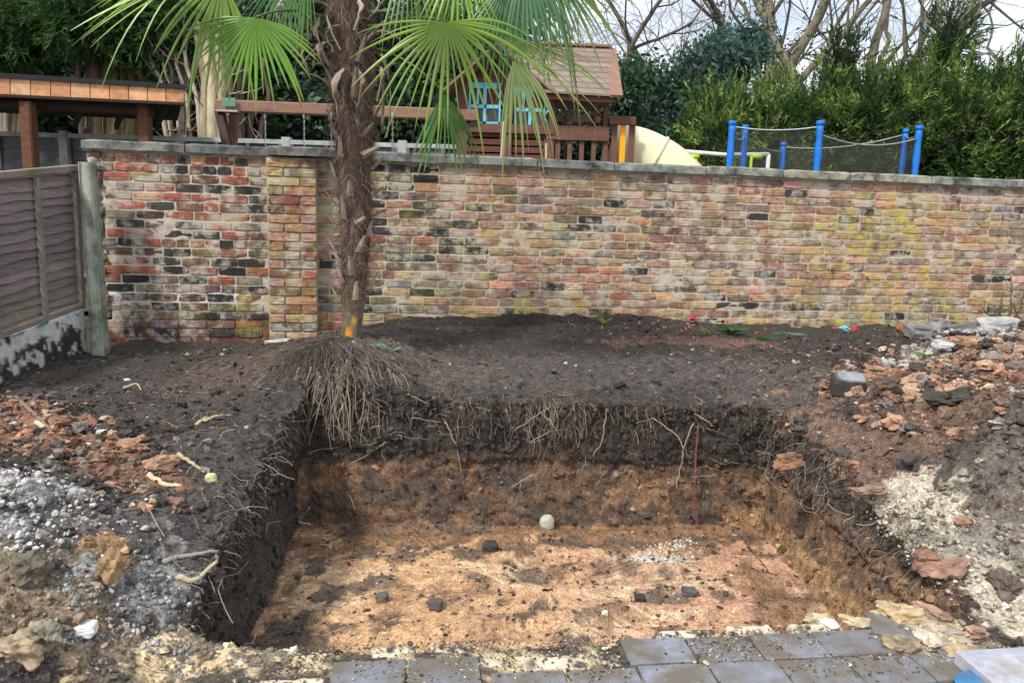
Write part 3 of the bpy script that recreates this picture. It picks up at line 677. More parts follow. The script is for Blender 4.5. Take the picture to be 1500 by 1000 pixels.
Q = np.stack([i+j, i+k, i+n+k, i+n+j], -1).reshape(-1, 4); cc = np.array((.085, .055, .042))*(1+.8*fbm(V*np.array([1, 1, .3]), 15, 3))[:, None]
lowb = sst(PZ+.42, PZ+.05, V[:, 2])[:, None]; cc = cc*(1-lowb)+np.array((.17, .13, .085))*lowb*(1+.5*fbm(V, 20, 2))[:, None]
for px, py, sx, sz, col in ((511, 487, .017, .036, (.62, .27, .02)), (519, 469, .013, .020, (.58, .27, .03)), (505, 497, .012, .018, (.38, .19, .06)), (529, 489, .008, .028, (.72, .68, .6))):
    q_ = WY(px, py, 4.30); m_ = (np.exp(-(((V[:, 0]-q_[0])/sx)**2+((V[:, 2]-q_[2])/sz)**2)**2)*(V[:, 1] < 4.34)*(1+.3*fbm(V, 60, 2)))[:, None]; m_ = np.clip(m_*1.4, 0, 1); cc = cc*(1-m_)+np.array(col)*m_
part('trunk', MB().add(V, [Q], np.clip(cc, .01, 1)), mat('palm_trunk', 'attr', .95, .4, 30, .8, .01, (1, 1, .3)), palm, True)
# fibres: hair-fine matting round the trunk
r = np.random.default_rng(31); nh = 11000; t = r.random(nh)**.95*.86+.06; th = r.random(nh)*2*np.pi
ii = t*259; Cq = np.stack([np.interp(ii, range(260), C3[:, k]) for k in range(3)], 1); Rq = np.interp(ii, range(260), R3)
rd = np.c_[np.cos(th), np.sin(th), 0*th]; tn = np.c_[-np.sin(th), np.cos(th), 0*th]
L_ = r.uniform(.03, .11, nh)*np.where(t < .15, .4, 1)*sst(.03, .2, t); p0 = Cq+rd*(Rq*.98)[:, None]
dr = rd*r.uniform(.05, .5, (nh, 1))+tn*r.normal(0, .55, (nh, 1))+np.array([0, 0, 1])*np.where(r.random(nh) < .72, -1, .6)[:, None]*r.uniform(.3, 1, (nh, 1)); dr /= np.linalg.norm(dr, axis=1)[:, None]
sag = np.array([0, 0, -1.])*(L_*.35)[:, None]; wd = (r.uniform(.0006, .0018, nh))[:, None]; sd_ = np.cross(dr, rd); sd_ /= np.linalg.norm(sd_, axis=1)[:, None]+1e-9
cur = tn*(r.normal(0, .3, nh)*L_)[:, None]
P1 = p0+dr*(L_*.5)[:, None]+cur*.4; P2 = p0+dr*L_[:, None]+sag+cur
V = np.stack([p0-sd_*wd, p0+sd_*wd, P1+sd_*wd*.8, P1-sd_*wd*.8, P2], 1).reshape(-1, 3); b_ = np.arange(nh)*5
Q = np.stack([b_, b_+1, b_+2, b_+3], 1); T = np.stack([b_+3, b_+2, b_+4], 1)
hc = np.array((.15, .108, .082))*np.exp(r.normal(0, .35, (nh, 1))); hc[r.random(nh) < .15] = (.30, .23, .17)
part('trunk_fibre', MB().add(V, [Q, T], np.repeat(hc, 5, 0)), FIBRE, palm, kind='stuff')
# sawn and torn leaf bases
def leafbase(px, py, ang, ln, col, w_=.018, dep=0, lean=.35):
    c0 = WY(px, py, 4.35); k = np.abs(C3[:, 2]-c0[2]).argmin(); r_ = R3[k]; x = np.clip((c0[0]-C3[k, 0])/r_, -.97, .97); o = np.array([x, -math.sqrt(1-x*x), 0])
    q = C3[k]+o*r_*.9; d = unit(np.array([math.sin(ang), 0, math.cos(ang)])+o*lean); sdv = unit(np.cross(d, o)); V = []
    for f, ww, oo in ((0, 1.25, 0), (.35, 1, .01), (.75, .75, .012), (1, .55, .02)):
        m = q+d*ln*f+o*(oo+.02); V += [m-sdv*w_*ww, m+o*.006*ww*2, m+sdv*w_*ww, m-o*.006]
    Q = [[i*4+j, i*4+(j+1) % 4, (i+1)*4+(j+1) % 4, (i+1)*4+j] for i in range(3) for j in range(4)]
    part('leaf_base', MB().add(V, [np.array(Q), np.array([[12, 13, 14, 15]])], np.clip(np.array(col)*random.uniform(.8, 1.2), 0, 1)), FIBRE, palm)
for a_ in ((497,190,.1,.10),(545,178,.15,.08),(506,210,-.3,.09),(535,205,.5,.10),(508,232,.25,.11),(534,230,1.0,.11),(500,262,.15,.10),(546,250,.4,.09),(512,322,.22,.13),(548,318,.9,.08),(527,330,.9,.07),(538,348,-.05,.10),(528,368,.3,.11),(500,372,-.15,.10),(520,402,-.02,.12),(541,385,.25,.12),(508,412,.05,.12),(505,385,-.1,.08),(538,425,.15,.13),(504,440,-.1,.11),(523,438,0,.12),(548,362,.4,.08),(490,330,-.4,.08),(492,300,-.3,.09),(545,290,.5,.08),(520,290,.1,.09),(505,150,-.15,.15),(525,150,.1,.16),(540,140,.4,.14),(500,110,-.5,.15),(530,100,.2,.15)):
    leafbase(*a_, (.34, .27, .21) if a_[1] > 215 else (.21, .16, .13))
# hanging roots
def rootcurve(p, d, L_, r, n=9, wig=.25, drop=1.):
    pts = [np.array(p, float)]; d = unit(d); st = L_/(n-1)
    for _ in range(n-1):
        d = unit(d+r.normal(0, wig, 3)*np.array([1, .5, .5])+np.array([0, 0, -.22*drop])); pts.append(pts[-1]+d*st)
    return np.array(pts)
r = np.random.default_rng(41)
for k in range(150):
    f = r.random(); px = 432+f*160+r.normal(0, 6); a_ = (px-515)/85; q = np.array([PX+a_*.34+r.normal(0, .02), PY-.26+.12*a_*a_+r.normal(0, .03), PZ-.15-.03*abs(a_)+r.normal(0, .03)])
    L_ = r.uniform(.22, .46)*(1-.35*abs(a_)); d = (a_*.55+r.normal(0, .15), -.55, -.35)
    if a_ < -.6: d = (-1.0+r.normal(0, .2), -.5, -.35); L_ *= .9
    pts = rootcurve(q, d, L_, r, 10, .17, 1.25); pts[:, 1] = np.minimum(pts[:, 1], 4.02+.04*a_) if a_ > -.55 else pts[:, 1]
    c = np.array((.33, .27, .21))*r.uniform(.4, 1.25)
    mb = MB().tube(pts, np.linspace(r.uniform(.0022, .0056), .0014, 10), 5, c)
    if r.random() < .4: j = r.integers(3, 8); mb.tube(rootcurve(pts[j], (r.normal(0, 1), -.3, -.7), L_*.35, r, 5, .3), .0014, 4, c)
    part('root', mb, ROOTM, palm)
# finer roots matted through the root ball
mb = MB(); 
for k in range(420):
    th = r.uniform(-2.6, -.3); rr_ = r.uniform(.12, .34); q = np.array([PX+math.cos(th)*rr_*1.15, PY+math.sin(th)*rr_, 0]); q[2] = float(ground(q[0], q[1]))+.02
    pts = rootcurve(q, (math.cos(th)+r.normal(0, .4), math.sin(th), -.05), r.uniform(.06, .25), r, 6, .3, .9); mb.tube(pts, r.uniform(.0008, .002), 3, np.array((.15, .12, .095))*r.uniform(.5, 1.4), cap=False)
part('root_fibre', mb, ROOTM, palm, kind='stuff')

def fan(hub, axis, nrm, R, half, N_=34, droop=.35, cup=.12, col=(.10, .19, .035), tip=None, petfrom=None, split=.42, seed=0, sag0=0.):
    r = np.random.default_rng(seed); axis = unit(axis); nrm = unit(np.asarray(nrm, float)-axis*np.dot(nrm, axis)); side = np.cross(nrm, axis); mb = MB(); dth = 2*half/N_; col = np.array(col)
    for i in range(N_):
        th = -half+dth*(i+.5)+r.normal(0, dth*.08); d = axis*math.cos(th)+side*math.sin(th); Rl = R*(1-.22*(th/half)**4)*r.uniform(.78, 1.06); dr_ = droop*r.uniform(.6, 1.5)*(2.2 if r.random() < .12 else 1); ns = 11; V = []; cs = []
        ksp = r.uniform(.75, 1.25)*split; tw = r.normal(0, .25)
        for m in range(ns):
            f = m/(ns-1); ff = f*Rl; w_ = math.tan(dth/2)*ff if f < ksp else math.tan(dth/2)*ksp*Rl*(max(0.02, (1-f)/(1-ksp)))**.55
            bend = max(0, f-.3); p = np.asarray(hub)+d*ff*(1-.25*dr_*bend)+nrm*cup*R*(f*f*.6-(1-math.cos(th))*.5*f)+np.array([0, 0, -1.])*(dr_*Rl*bend*bend*1.5+sag0*f*f)
            wv = np.cross(nrm, d); wv = wv*math.cos(tw*f)+nrm*math.sin(tw*f); fold = w_*.85
            V += [p-wv*w_*.92, p-nrm*0+nrm*fold*.45, p+wv*w_*.92]
            g = col*(1+.5*f*.6)*r.uniform(.92, 1.08); g2 = g*np.array((1.5, 1.4, 1.25))
            if f > .86: g = g*(1-(f-.86)/.14*.7)+np.array((.35, .27, .08))*(f-.86)/.14*.7; g2 = g
            cs += [g, g2, g]
        Q = [[m*3+j, m*3+j+1, m*3+4+j, m*3+3+j] for m in range(ns-1) for j in range(2)]; mb.add(V, [np.array(Q)], np.array(cs))
    fr = empty('frond', np.asarray(hub)-np.array([PX, PY, PZ])); fr.parent = palm
    part('blade', mb, PALM_LEAF, fr)
    if petfrom is not None:
        a0 = np.asarray(petfrom, float); h = np.asarray(hub, float); mdl = (a0+h)/2+np.array([0, 0, .12]); t = np.linspace(0, 1, 9)[:, None]; pts = (1-t)**2*a0+2*t*(1-t)*mdl+t*t*h
        part('petiole', MB().tube(pts, np.linspace(.011, .006, 9), 6, (.12, .17, .05)), PALM_LEAF, fr, True)
    return fr
crown = WY(508, -70, 4.32); E_ = WY
GY, GD, GL, GB = (.15, .255, .03), (.05, .13, .022), (.20, .33, .05), (.055, .14, .06)
# hub px, depth, axis (x right, y away, z up)
fan(E_(600, -70, 4.1), (.5, -.2, -1), (0, -1, .3), .50, .9, 22, .3, .1, GD, petfrom=crown, seed=21, split=.45)
fan(E_(700, -75, 4.45), (.2, .2, -1), (0, -1, .2), .60, 1.0, 26, .25, .1, GD, petfrom=crown, seed=22, split=.5)
fan(E_(770, -60, 4.0), (.5, 0, -1), (0, -1, .3), .52, .9, 20, .35, .1, GB, petfrom=crown, seed=23, split=.45)
fan(E_(450, -50, 4.1), (-.6, 0, -1), (0, -1, .3), .38, .8, 18, .3, .1, GD, petfrom=crown, seed=24, split=.45)
fan(E_(655, 32, 3.95), (.05, -.15, -1), (0, -1, .1), .56, 1.7, 27, .3, .10, GY, petfrom=E_(522, 60, 4.3), seed=1, split=.3)
fan(E_(652, 138, 4.2), (.05, .1, -1), (0, -1, 0), .42, .72, 16, .15, .3, GD, petfrom=E_(530, 70, 4.35), seed=2, split=.5)
fan(E_(752, 88, 3.9), (.35, -.1, -1), (-.1, -1, .5), .42, .62, 12, .55, .12, (.15, .22, .07), petfrom=E_(525, 40, 4.3), seed=3, split=.45)
fan(E_(725, 62, 4.05), (1, -.1, -.28), (.1, -.7, .7), .66, .5, 13, .35, .08, (.11, .17, .03), petfrom=E_(522, 20, 4.3), seed=4, split=.5)
fan(E_(745, -30, 4.3), (.15, 0, -1), (0, -1, 0), .58, .95, 20, .2, .1, GB, petfrom=crown, seed=5, split=.5)
fan(E_(672, -55, 4.0), (0, -.1, -1), (.1, -1, 0), .36, 1.0, 17, .2, .1, GY, petfrom=crown, seed=6)
fan(E_(374, 26, 3.95), (-.12, -.1, -1), (0, -1, .1), .43, 1.5, 26, .2, .12, (.085, .20, .02), petfrom=E_(500, 40, 4.3), seed=7, split=.45)
fan(E_(300, -38, 3.8), (-1, -.1, -.32), (0, -.6, .8), .66, .7, 16, .25, .1, GL, petfrom=crown, seed=8, split=.4)
fan(E_(325, -28, 4.0), (-.35, 0, -1), (0, -1, .1), .56, .9, 13, .35, .1, (.12, .21, .04), petfrom=crown, seed=9, split=.35)
fan(E_(420, -40, 4.4), (-.3, .1, -.6), (0, -.8, .5), .40, 1.1, 26, .2, .1, GB, petfrom=crown, seed=10)
fan(E_(800, -60, 4.1), (.6, 0, -.9), (0, -1, .3), .60, .7, 18, .3, .1, (.11, .16, .03), petfrom=crown, seed=11)
fan(E_(835, -25, 4.1), (1, 0, -.15), (0, -.7, .7), .36, .4, 9, .2, .1, (.11, .15, .03), petfrom=crown, seed=15)
fan(E_(560, -120, 3.7), (.2, -1, -.2), (0, .2, 1), .5, 1.2, 30, .3, .1, GY, petfrom=crown, seed=12)
fan(E_(600, -260, 4.6), (.5, .6, .8), (0, -.5, .8), .55, 1.6, 34, .1, .1, GY, petfrom=crown, seed=13)
fan(E_(420, -260, 4.6), (-.5, .6, .8), (0, -.5, .8), .55, 1.6, 34, .1, .1, GY, petfrom=crown, seed=14)
# withered leaves and stalks hanging under the crown
r = np.random.default_rng(77)
for px, py, py2, px2, c in ((450,60,160,443,(.36,.28,.19)),(470,30,95,482,(.25,.19,.13)),(485,20,75,500,(.40,.32,.24)),(545,5,22,548,(.42,.34,.26)),(520,5,45,519,(.44,.36,.28)),(430,5,48,412,(.50,.47,.42)),(448,35,52,456,(.3,.22,.16)),(585,25,45,572,(.32,.26,.2)),(590,40,58,604,(.3,.24,.18)),(497,45,78,488,(.36,.28,.2)),(460,75,105,452,(.3,.22,.16)),(545,95,150,553,(.32,.24,.17)),(505,108,175,498,(.34,.26,.2)),(520,105,160,521,(.24,.18,.14)),(560,90,200,566,(.25,.19,.14)),(480,70,105,478,(.28,.21,.15))):
    a0 = WY(px, py-8, 4.18); b0 = WY(px2, py2, 4.12); nseg = 10; V = []
    for m in range(nseg):
        f = m/(nseg-1); p = a0*(1-f)+b0*f+np.array([.04*math.sin(f*3.1)*(1 if px < 515 else -1)*-1, -.03*math.sin(f*3), .03*math.sin(f*3.1)])+r.normal(0, .004, 3); w_ = .018*math.sin(min(1, f*1.3+.15)*3.0)+.003; tw = f*2+px
        sdv = np.array([math.cos(tw), math.sin(tw), 0]); V += [p-sdv*w_, p+np.array([0, -.008, 0]), p+sdv*w_]
    part('dead_leaf', MB().add(V, [np.array([[m*3+j, m*3+j+1, m*3+4+j, m*3+3+j] for m in range(nseg-1) for j in range(2)])], np.array(c)*r.uniform(.8, 1.1)), FIBRE, palm)
for px, py, px2, py2 in ((500,60,440,100),(500,90,425,25),(500,130,455,82),(530,70,600,20),(535,60,585,60),(505,160,450,110),(500,40,455,5),(540,30,600,-10),(560,195,563,110)):
    a0 = WY(px, py, 4.25); b0 = WY(px2, py2, 4.1); t = np.linspace(0, 1, 8)[:, None]; pts = a0*(1-t)+b0*t; pts[:, 2] += .05*np.sin(t[:, 0]*3); part('dead_stalk', MB().tube(pts, np.linspace(.010, .005, 8), 5, (.2, .155, .12)), FIBRE, palm, True)
# ================================================================== THE GARDEN BEYOND THE WALL
LAWN_Z = .62
mb = MB(); n = 60; gx = np.linspace(-30, 30, n); gy = np.linspace(6.3, 45, n); A_, B_ = np.meshgrid(gx, gy, indexing='ij')
zz = LAWN_Z+.05*fbm(np.stack([A_, B_, A_*0], -1), .4, 3)+np.clip((B_-16)*.012, 0, 2)
i = np.arange(n-1)[:, None]*n; j = np.arange(n-1)[None]
mb.add(np.stack([A_, B_, zz], -1).reshape(-1, 3), [np.stack([i+j, i+n+j, i+n+j+1, i+j+1], -1).reshape(-1, 4)])
structure('lawn', mb, mat('lawn', (.05, .075, .025), .95, .6, 3, .6, .02, dirt=(.08, .06, .04), dirtamt=.6), True)
mb = MB(); mb.add([[-60, -30, -.6], [60, -30, -.6], [60, 120, -.6], [-60, 120, -.6]], np.array([[0, 1, 2, 3]])); structure('earth', mb, mat('earth', (.07, .06, .05)))

# far panel fence
def at(px, py, Y): return WY(px, py, Y)
FAR = mat('old_grey_slat', (.13, .135, .15), .9, .45, 6, .5, .004, (1, 1, 8), dirt=(.32, .33, .33), dirtamt=.35)
PALE = mat('pale_concrete', (.42, .45, .43), .9, .3, 9, .4, .003, dirt=(.2, .24, .18), dirtamt=.3)
ff = empty('far_fence', (-4, 9.0, LAWN_Z), 0, 'grey horizontal slat fence with pale posts behind the brick wall', 'fence')
zt = at(200, 199, 9.0)[2]; xs = [at(p, 200, 9)[0] for p in (-190, -50, 95, 265, 420, 590, 760)]
for a, b_ in zip(xs[:-1], xs[1:]):
    for k in range(13):
        z = zt-.05-k*.125; V = [[a+.05, 9.0, z], [b_-.05, 9.0, z], [b_-.05, 8.975, z-.135], [a+.05, 8.975, z-.135], [a+.05, 9.015, z], [b_-.05, 9.015, z], [b_-.05, 8.99, z-.135], [a+.05, 8.99, z-.135]]
        part('slat', MB().add(V, np.array([[3, 2, 1, 0], [4, 5, 6, 7], [0, 1, 5, 4], [2, 3, 7, 6], [1, 2, 6, 5], [3, 0, 4, 7]])), FAR, ff)
    for t in (.0, .33, .66, 1.): x = a+.07+(b_-a-.14)*t; part('batten', MB().box(x-.02, x+.02, 8.95, 8.973, zt-1.7, zt-.05), FAR, ff)
    part('top_rail', MB().box(a+.04, b_-.04, 8.955, 9.025, zt-.05, zt), PALE, ff)
for x in xs: part('post', MB().box(x-.05, x+.05, 8.95, 9.05, LAWN_Z-.1, zt+.03), PALE, ff)

# pergola shelter on the left
TIMB = mat('stained_timber', (.13, .052, .026), .7, .4, 7, .4, .004, (1, 1, 5)); TIMBD = mat('dark_stained_timber', (.045, .024, .018), .75, .4, 7, .4, .004)
FELT = mat('roof_felt', (.022, .022, .026), .8, .3, 20, .4, .003)
CEDAR = mat('cedar_board', 'obj', .6, .45, 10, .35, .003, (1, 1, 1), dirt=(.17, .05, .03), dirtamt=.28, dscale=3, spec=.35)
sh = empty('timber_shelter', (at(210, 200, 7.6)[0], 7.6, LAWN_Z), 0, 'timber shelter with copper coloured board fascia and black felt roof edge at upper left', 'shelter')
A0, A1 = at(-140, 106, 7.1), at(270, 131, 7.75); B0, B1 = at(-140, 131, 7.1), at(270, 150, 7.75); nb_ = 14
for k in range(nb_):
    t0, t1 = k/nb_+.002, (k+1)/nb_-.002; V = []
    for t in (t0, t1):
        u_, l_ = A0*(1-t)+A1*t, B0*(1-t)+B1*t; V += [u_, l_, l_+(0, .025, 0), u_+(0, .025, 0)]
    c = [(.66, .34, .16), (.64, .30, .14), (.68, .38, .20), (.58, .25, .12)][(k*5+k//3) % 4]
    o = part('fascia_board', MB().add(V, np.array([[0, 1, 5, 4], [3, 7, 6, 2], [0, 4, 7, 3], [1, 2, 6, 5], [0, 3, 2, 1], [4, 5, 6, 7]])), CEDAR, sh); o.color = (*(np.array(c)*random.uniform(.9, 1.1)), 1)
V = []
for t in (-.0, 1.0):
    u_ = A0*(1-t)+A1*t+(t*.02, -.02, 0); bk_ = np.array([u_[0]/u_[1]*2.6-.12, 2.6, 0]); V += [u_, u_+(0, 0, .045), u_+bk_+(0, 0, .10), u_+bk_+(0, 0, .03)]
part('roof', MB().add(V, np.array([[0, 1, 5, 4], [1, 2, 6, 5], [2, 3, 7, 6], [3, 0, 4, 7], [3, 2, 1, 0], [4, 5, 6, 7]])), FELT, sh)
part('trim', MB().beam(B0+(0, -.01, -.02), B1+(0, -.01, -.02), .05, .03), TIMBD, sh)
part('beam', MB().beam(at(-140, 137, 7.3), at(225, 158, 7.85), .09, .17), TIMBD, sh)
for k in range(7): q = B0*(1-k/6.5)+B1*k/6.5; part('rafter', MB().beam(q+(0, .04, -.0), q+(q[0]/q[1]*2.5-.12, 2.5, .04), .05, .08), TIMBD, sh)
for px0, px1, Y in ((40, 52, 7.42), (211, 216, 7.82)):
    a = at(px0, 150, Y); b_ = a.copy(); b_[2] = LAWN_Z-.05; part('post', MB().beam(b_, a, .115, .115, up=(0, 1, 0)), TIMB, sh)

# swing set
SWT = mat('swing_timber', (.26, .145, .105), .85, .35, 8, .4, .004, (.6, 3, 3)); STL = mat('galvanised', (.42, .43, .43), .5, .2, 20, .2, .001, metal=.6)
GRNB = mat('green_bracket', (.12, .26, .17), .6, .3, 20, .2, .001)
sw = empty('swing_set', (at(330, 160, 8.4)[0], 8.4, LAWN_Z), 0, 'timber swing frame beam with chains hanging between the palm and the left trees', 'swing')
a, b_ = at(318, 155, 8.4), at(700, 170, 8.55); part('beam', MB().beam(a, b_, .10, .125), SWT, sw)
part('bracket', MB().beam(at(326, 150, 8.32), at(345, 150, 8.32), .02, .09), GRNB, sw); part('bracket_plate', MB().beam(at(318, 163, 8.34), at(350, 164, 8.34), .1, .02), STL, sw)
for p, q_, m_ in (((322, 165), (336, 225), TIMBD), ((344, 165), (338, 240), SWT)): e = at(*q_, 8.1 if m_ is TIMBD else 8.9); d = (e-at(*p, 8.4)); d = d*(at(*p, 8.4)[2]-LAWN_Z)/(-d[2]); part('leg', MB().beam(at(*p, 8.4), at(*p, 8.4)+d, .09, .09, up=(0, 1, 0)), m_, sw)
for px in (388, 445, 485, 575):
    t0 = at(px, 165, 8.42); t1 = t0.copy(); t1[2] = 1.15; part('chain_hook', MB().tube([t0, t0-(0, 0, .06)], .012, 6), STL, sw)
    mb = MB()
    for k in range(int((t0[2]-1.2)/.035)):
        z = t0[2]-.06-k*.035; u_ = (.009, 0) if k % 2 else (0, .009); th = np.arange(7)*2*np.pi/6
        mb.tube(np.c_[t0[0]+np.cos(th)*u_[0], t0[1]+np.cos(th)*u_[1], z+np.sin(th)*.021], .004, 3, cap=False)
    part('chain', mb, STL, sw, kind='stuff')
for x0, x1 in ((388, 445), (485, 575)): part('seat', MB().beam(np.array([at(x0, 165, 8.42)[0]-.02, 8.42, 1.15]), np.array([at(x1, 165, 8.42)[0]+.02, 8.42, 1.15]), .16, .03), FELT, sw)

# playhouse with slide
PT = mat('play_timber', (.15, .072, .05), .82, .35, 6, .4, .004, (3, 3, 1)); PTD = mat('play_cladding', (.13, .05, .032), .8, .35, 6, .4, .004, (1, 1, 5)); ROOFB = mat('roof_board', 'obj', .85, .35, 7, .45, .004, (1, 4, 4))
BLUE = mat('sky_blue_paint', (.16, .52, .66), .5, .12, 9, .15, .001); YEL = mat('yellow_board', (.90, .38, .01), .5, .15, 9, .15, .001); GLASS = mat('dark_pane', (.03, .028, .03), .2, .2, 9, 0, spec=.6); CURT = mat('red_interior', (.12, .03, .025), .8, .3, 9, 0)
ph = empty('playhouse', (at(790, 200, 8.8)[0], 8.8, LAWN_Z), 0, 'brown timber playhouse tower with pitched board roof and sky blue windows', 'playhouse')
Yf = 8.6
def pbox(name, x0, x1, y0, y1, Ya, Yb, m, parent=ph, lab=None):
    a = at(x0, y1, Ya); b_ = at(x1, y0, Ya); return part(name, MB().box(min(a[0], b_[0]), max(a[0], b_[0]), Ya, Yb, min(a[2], b_[2]), max(a[2], b_[2])), m, parent, label=lab)
nr = 9; e0, e1, r0, r1 = at(800, 133, 8.35), at(903, 139, 8.35), at(730, 63, 9.35), at(894, 70, 9.35)
for k in range(nr):
    f0, f1 = k/nr, (k+1.12)/nr; V = []
    for e, r_ in ((e0, r0), (e1, r1)):
        p, q = e*(1-f0)+r_*f0+(0, -.012, .0), e*(1-f1)+r_*f1+(0, .015, .0); V += [p, q, q+(0, .0, -.02), p+(0, 0, -.022)]
    o = part('roof_board', MB().add(V, np.array([[0, 4, 5, 1], [3, 2, 6, 7], [0, 3, 7, 4], [1, 5, 6, 2], [0, 1, 2, 3], [4, 7, 6, 5]])), ROOFB, ph); o.color = (*(np.array((.235, .18, .16))*random.uniform(.82, 1.15)), 1)
bk0, bk1 = r0*1, r1*1
for k in range(6):   # rear slope
    f0, f1 = k/6, (k+1.1)/6; V = []
    for r_ in (r0, r1):
        p = r_+(0, 1.0*f0, -.55*f0); q = r_+(0, 1.0*f1, -.55*f1); V += [p, q, q+(0, 0, -.02), p+(0, 0, -.02)]
    o = part('roof_board', MB().add(V, np.array([[0, 1, 5, 4], [3, 7, 6, 2], [0, 4, 7, 3], [1, 2, 6, 5], [0, 3, 2, 1], [4, 5, 6, 7]])), ROOFB, ph); o.color = (.2, .13, .11, 1)
part('barge_board', MB().beam(e1+(-.0, -.02, -.02), r1+(.0, 0, -.02), .14, .03, up=(0, 0, 1)), SWT, ph)
part('ridge_cap', MB().beam(r0+(0, 0, .01), r1+(.02, 0, .01), .10, .03), SWT, ph)
part('eave_beam', MB().beam(e0+(0, .05, -.05), e1+(-.03, .05, -.05), .05, .07), PTD, ph)
# front dormer gable
g = [at(650, 136, 8.38), at(728, 68, 8.38), at(812, 140, 8.38)]
part('gable', MB().add([g[0]+(.12, .23, .06), g[1]+(0, .23, -.05), g[2]+(-.12, .23, .06), g[0]+(.12, .26, .06), g[1]+(0, .26, -.05), g[2]+(-.12, .26, .06)], [np.array([[0, 2, 1], [3, 4, 5]]), np.array([[0, 1, 4, 3], [1, 2, 5, 4], [2, 0, 3, 5]])]), PTD, ph)
for a, b_ in ((g[0], g[1]), (g[1], g[2])): part('gable_board', MB().beam(a+(0, .30, .02), b_+(0, .30, .02), .7, .025), SWT, ph)
# wall with windows
pbox('wall_board', 672, 806, 118, 122, Yf, Yf+.03, PT)
for x0, x1 in ((668, 686), (735, 752), (801, 815)): pbox('post', x0, x1, 120, 260, Yf-.03, Yf+.07, PT)
for k in range(6):
    y0 = 192+k*11; pbox('cladding_board', 686, 801, y0, y0+10.3, Yf, Yf+.025, PTD)
pbox('sill_rail', 684, 812, 184, 193, Yf-.05, Yf+.03, PT)
for x0, x1, y0 in ((686, 734, 122), (753, 800, 127)):
    fr = pbox('window', x0, x1, y0, y0+7, Yf-.02, Yf+.02, BLUE)
    yb = y0+62
    for q in ((x0, x0+4, y0+7, yb), (x1-4, x1, y0+7, yb), ((x0+x1)/2-3, (x0+x1)/2+3, y0+7, yb), (x0+4, x1-4, y0+32, y0+36), (x0, x1, yb-5, yb+1), (x0+12, x0+16, y0+7, y0+33)): pbox('frame', *q, Yf-.021, Yf+.021, BLUE, fr)
    for i_, (a, b_) in enumerate(((x0+4, (x0+x1)/2-3), ((x0+x1)/2+3, x1-4))): pbox('pane', a, b_, y0+7, y0+32, Yf, Yf+.006, CURT, fr); pbox('pane', a, b_, y0+36, yb-5, Yf, Yf+.006, GLASS, fr)
# arched rail, deck railing
for k in range(5): pbox('picket', 812+k*17.5, 821+k*17.5, 204, 262, Yf-.01, Yf+.02, PT)
pbox('picket', 795, 806, 196, 262, Yf-.01, Yf+.02, PT)
pbox('rail', 800, 893, 186, 204, Yf-.04, Yf, PT)
for x0, x1, ya, Y in ((880, 893, 140, Yf+.02), (866, 875, 142, 9.9), (806, 816, 138, Yf+.02), (825, 832, 140, 9.9)): pbox('post', x0, x1, ya, 262, Y, Y+.09, PT)
pbox('back_rail', 815, 880, 170, 178, 9.95, 9.99, SWT)
pbox('deck', 670, 930, 262, 268, Yf, Yf+1.3, PT)
pbox('rail', 893, 932, 171, 182, Yf-.03, Yf+.02, PT)
pbox('panel_board', 893, 905, 182, 262, Yf, Yf+.03, PT); pbox('panel_board', 905.5, 917.5, 182, 262, Yf, Yf+.03, YEL, lab='bright yellow board'); pbox('panel_board', 918, 931, 182, 262, Yf, Yf+.03, PT)
for x0 in (668, 925): a = at(x0, 262, Yf); part('post', MB().box(a[0], a[0]+.1, Yf, Yf+.1, LAWN_Z-.1, a[2]), PT, ph)
for k, x in enumerate((738, 800)): a = at(x, 178 if k == 0 else 210, 8.2); b_ = at(x-5 if k == 0 else x, 245, 8.2); thing('pale_cane', MB().tube([(b_[0], b_[1], LAWN_Z-.02), b_, a], .013, 6), mat('pale_cane%d' % k, (.55, .43, .33), .8, .2, 20, .2), (b_[0], b_[1], LAWN_Z), ['taller pale cane standing before the playhouse window wall', 'shorter pale cane standing before the playhouse railing'][k], 'cane')
# tube slide
SLD = mat('yellowed_plastic', (.74, .67, .42), .38, .14, 3, .1, .002, spec=.5, dirt=(.62, .5, .2), dirtamt=.2)
pts = np.array([at(898, 224, 9.2), at(935, 232, 9.12), at(970, 250, 9.08), at(1000, 280, 9.05), at(1022, 308, 9.0), at(1045, 340, 9.0)])
sl = empty('tube_slide', pts[0], 0, 'pale yellow plastic tube slide curving down from the playhouse', 'slide')
tt = np.linspace(0, 5, 40); pp = np.stack([np.interp(tt, range(6), pts[:, k]) for k in range(3)], 1)
for _ in range(6): pp[1:-1] = (pp[:-2]+2*pp[1:-1]+pp[2:])/4
part('tube', MB().tube(pp, .36, 28), SLD, sl, True)
for k in (12, 24, 34): part('joint_ring', MB().tube(pp[k:k+2], .375, 28), SLD, sl, True)

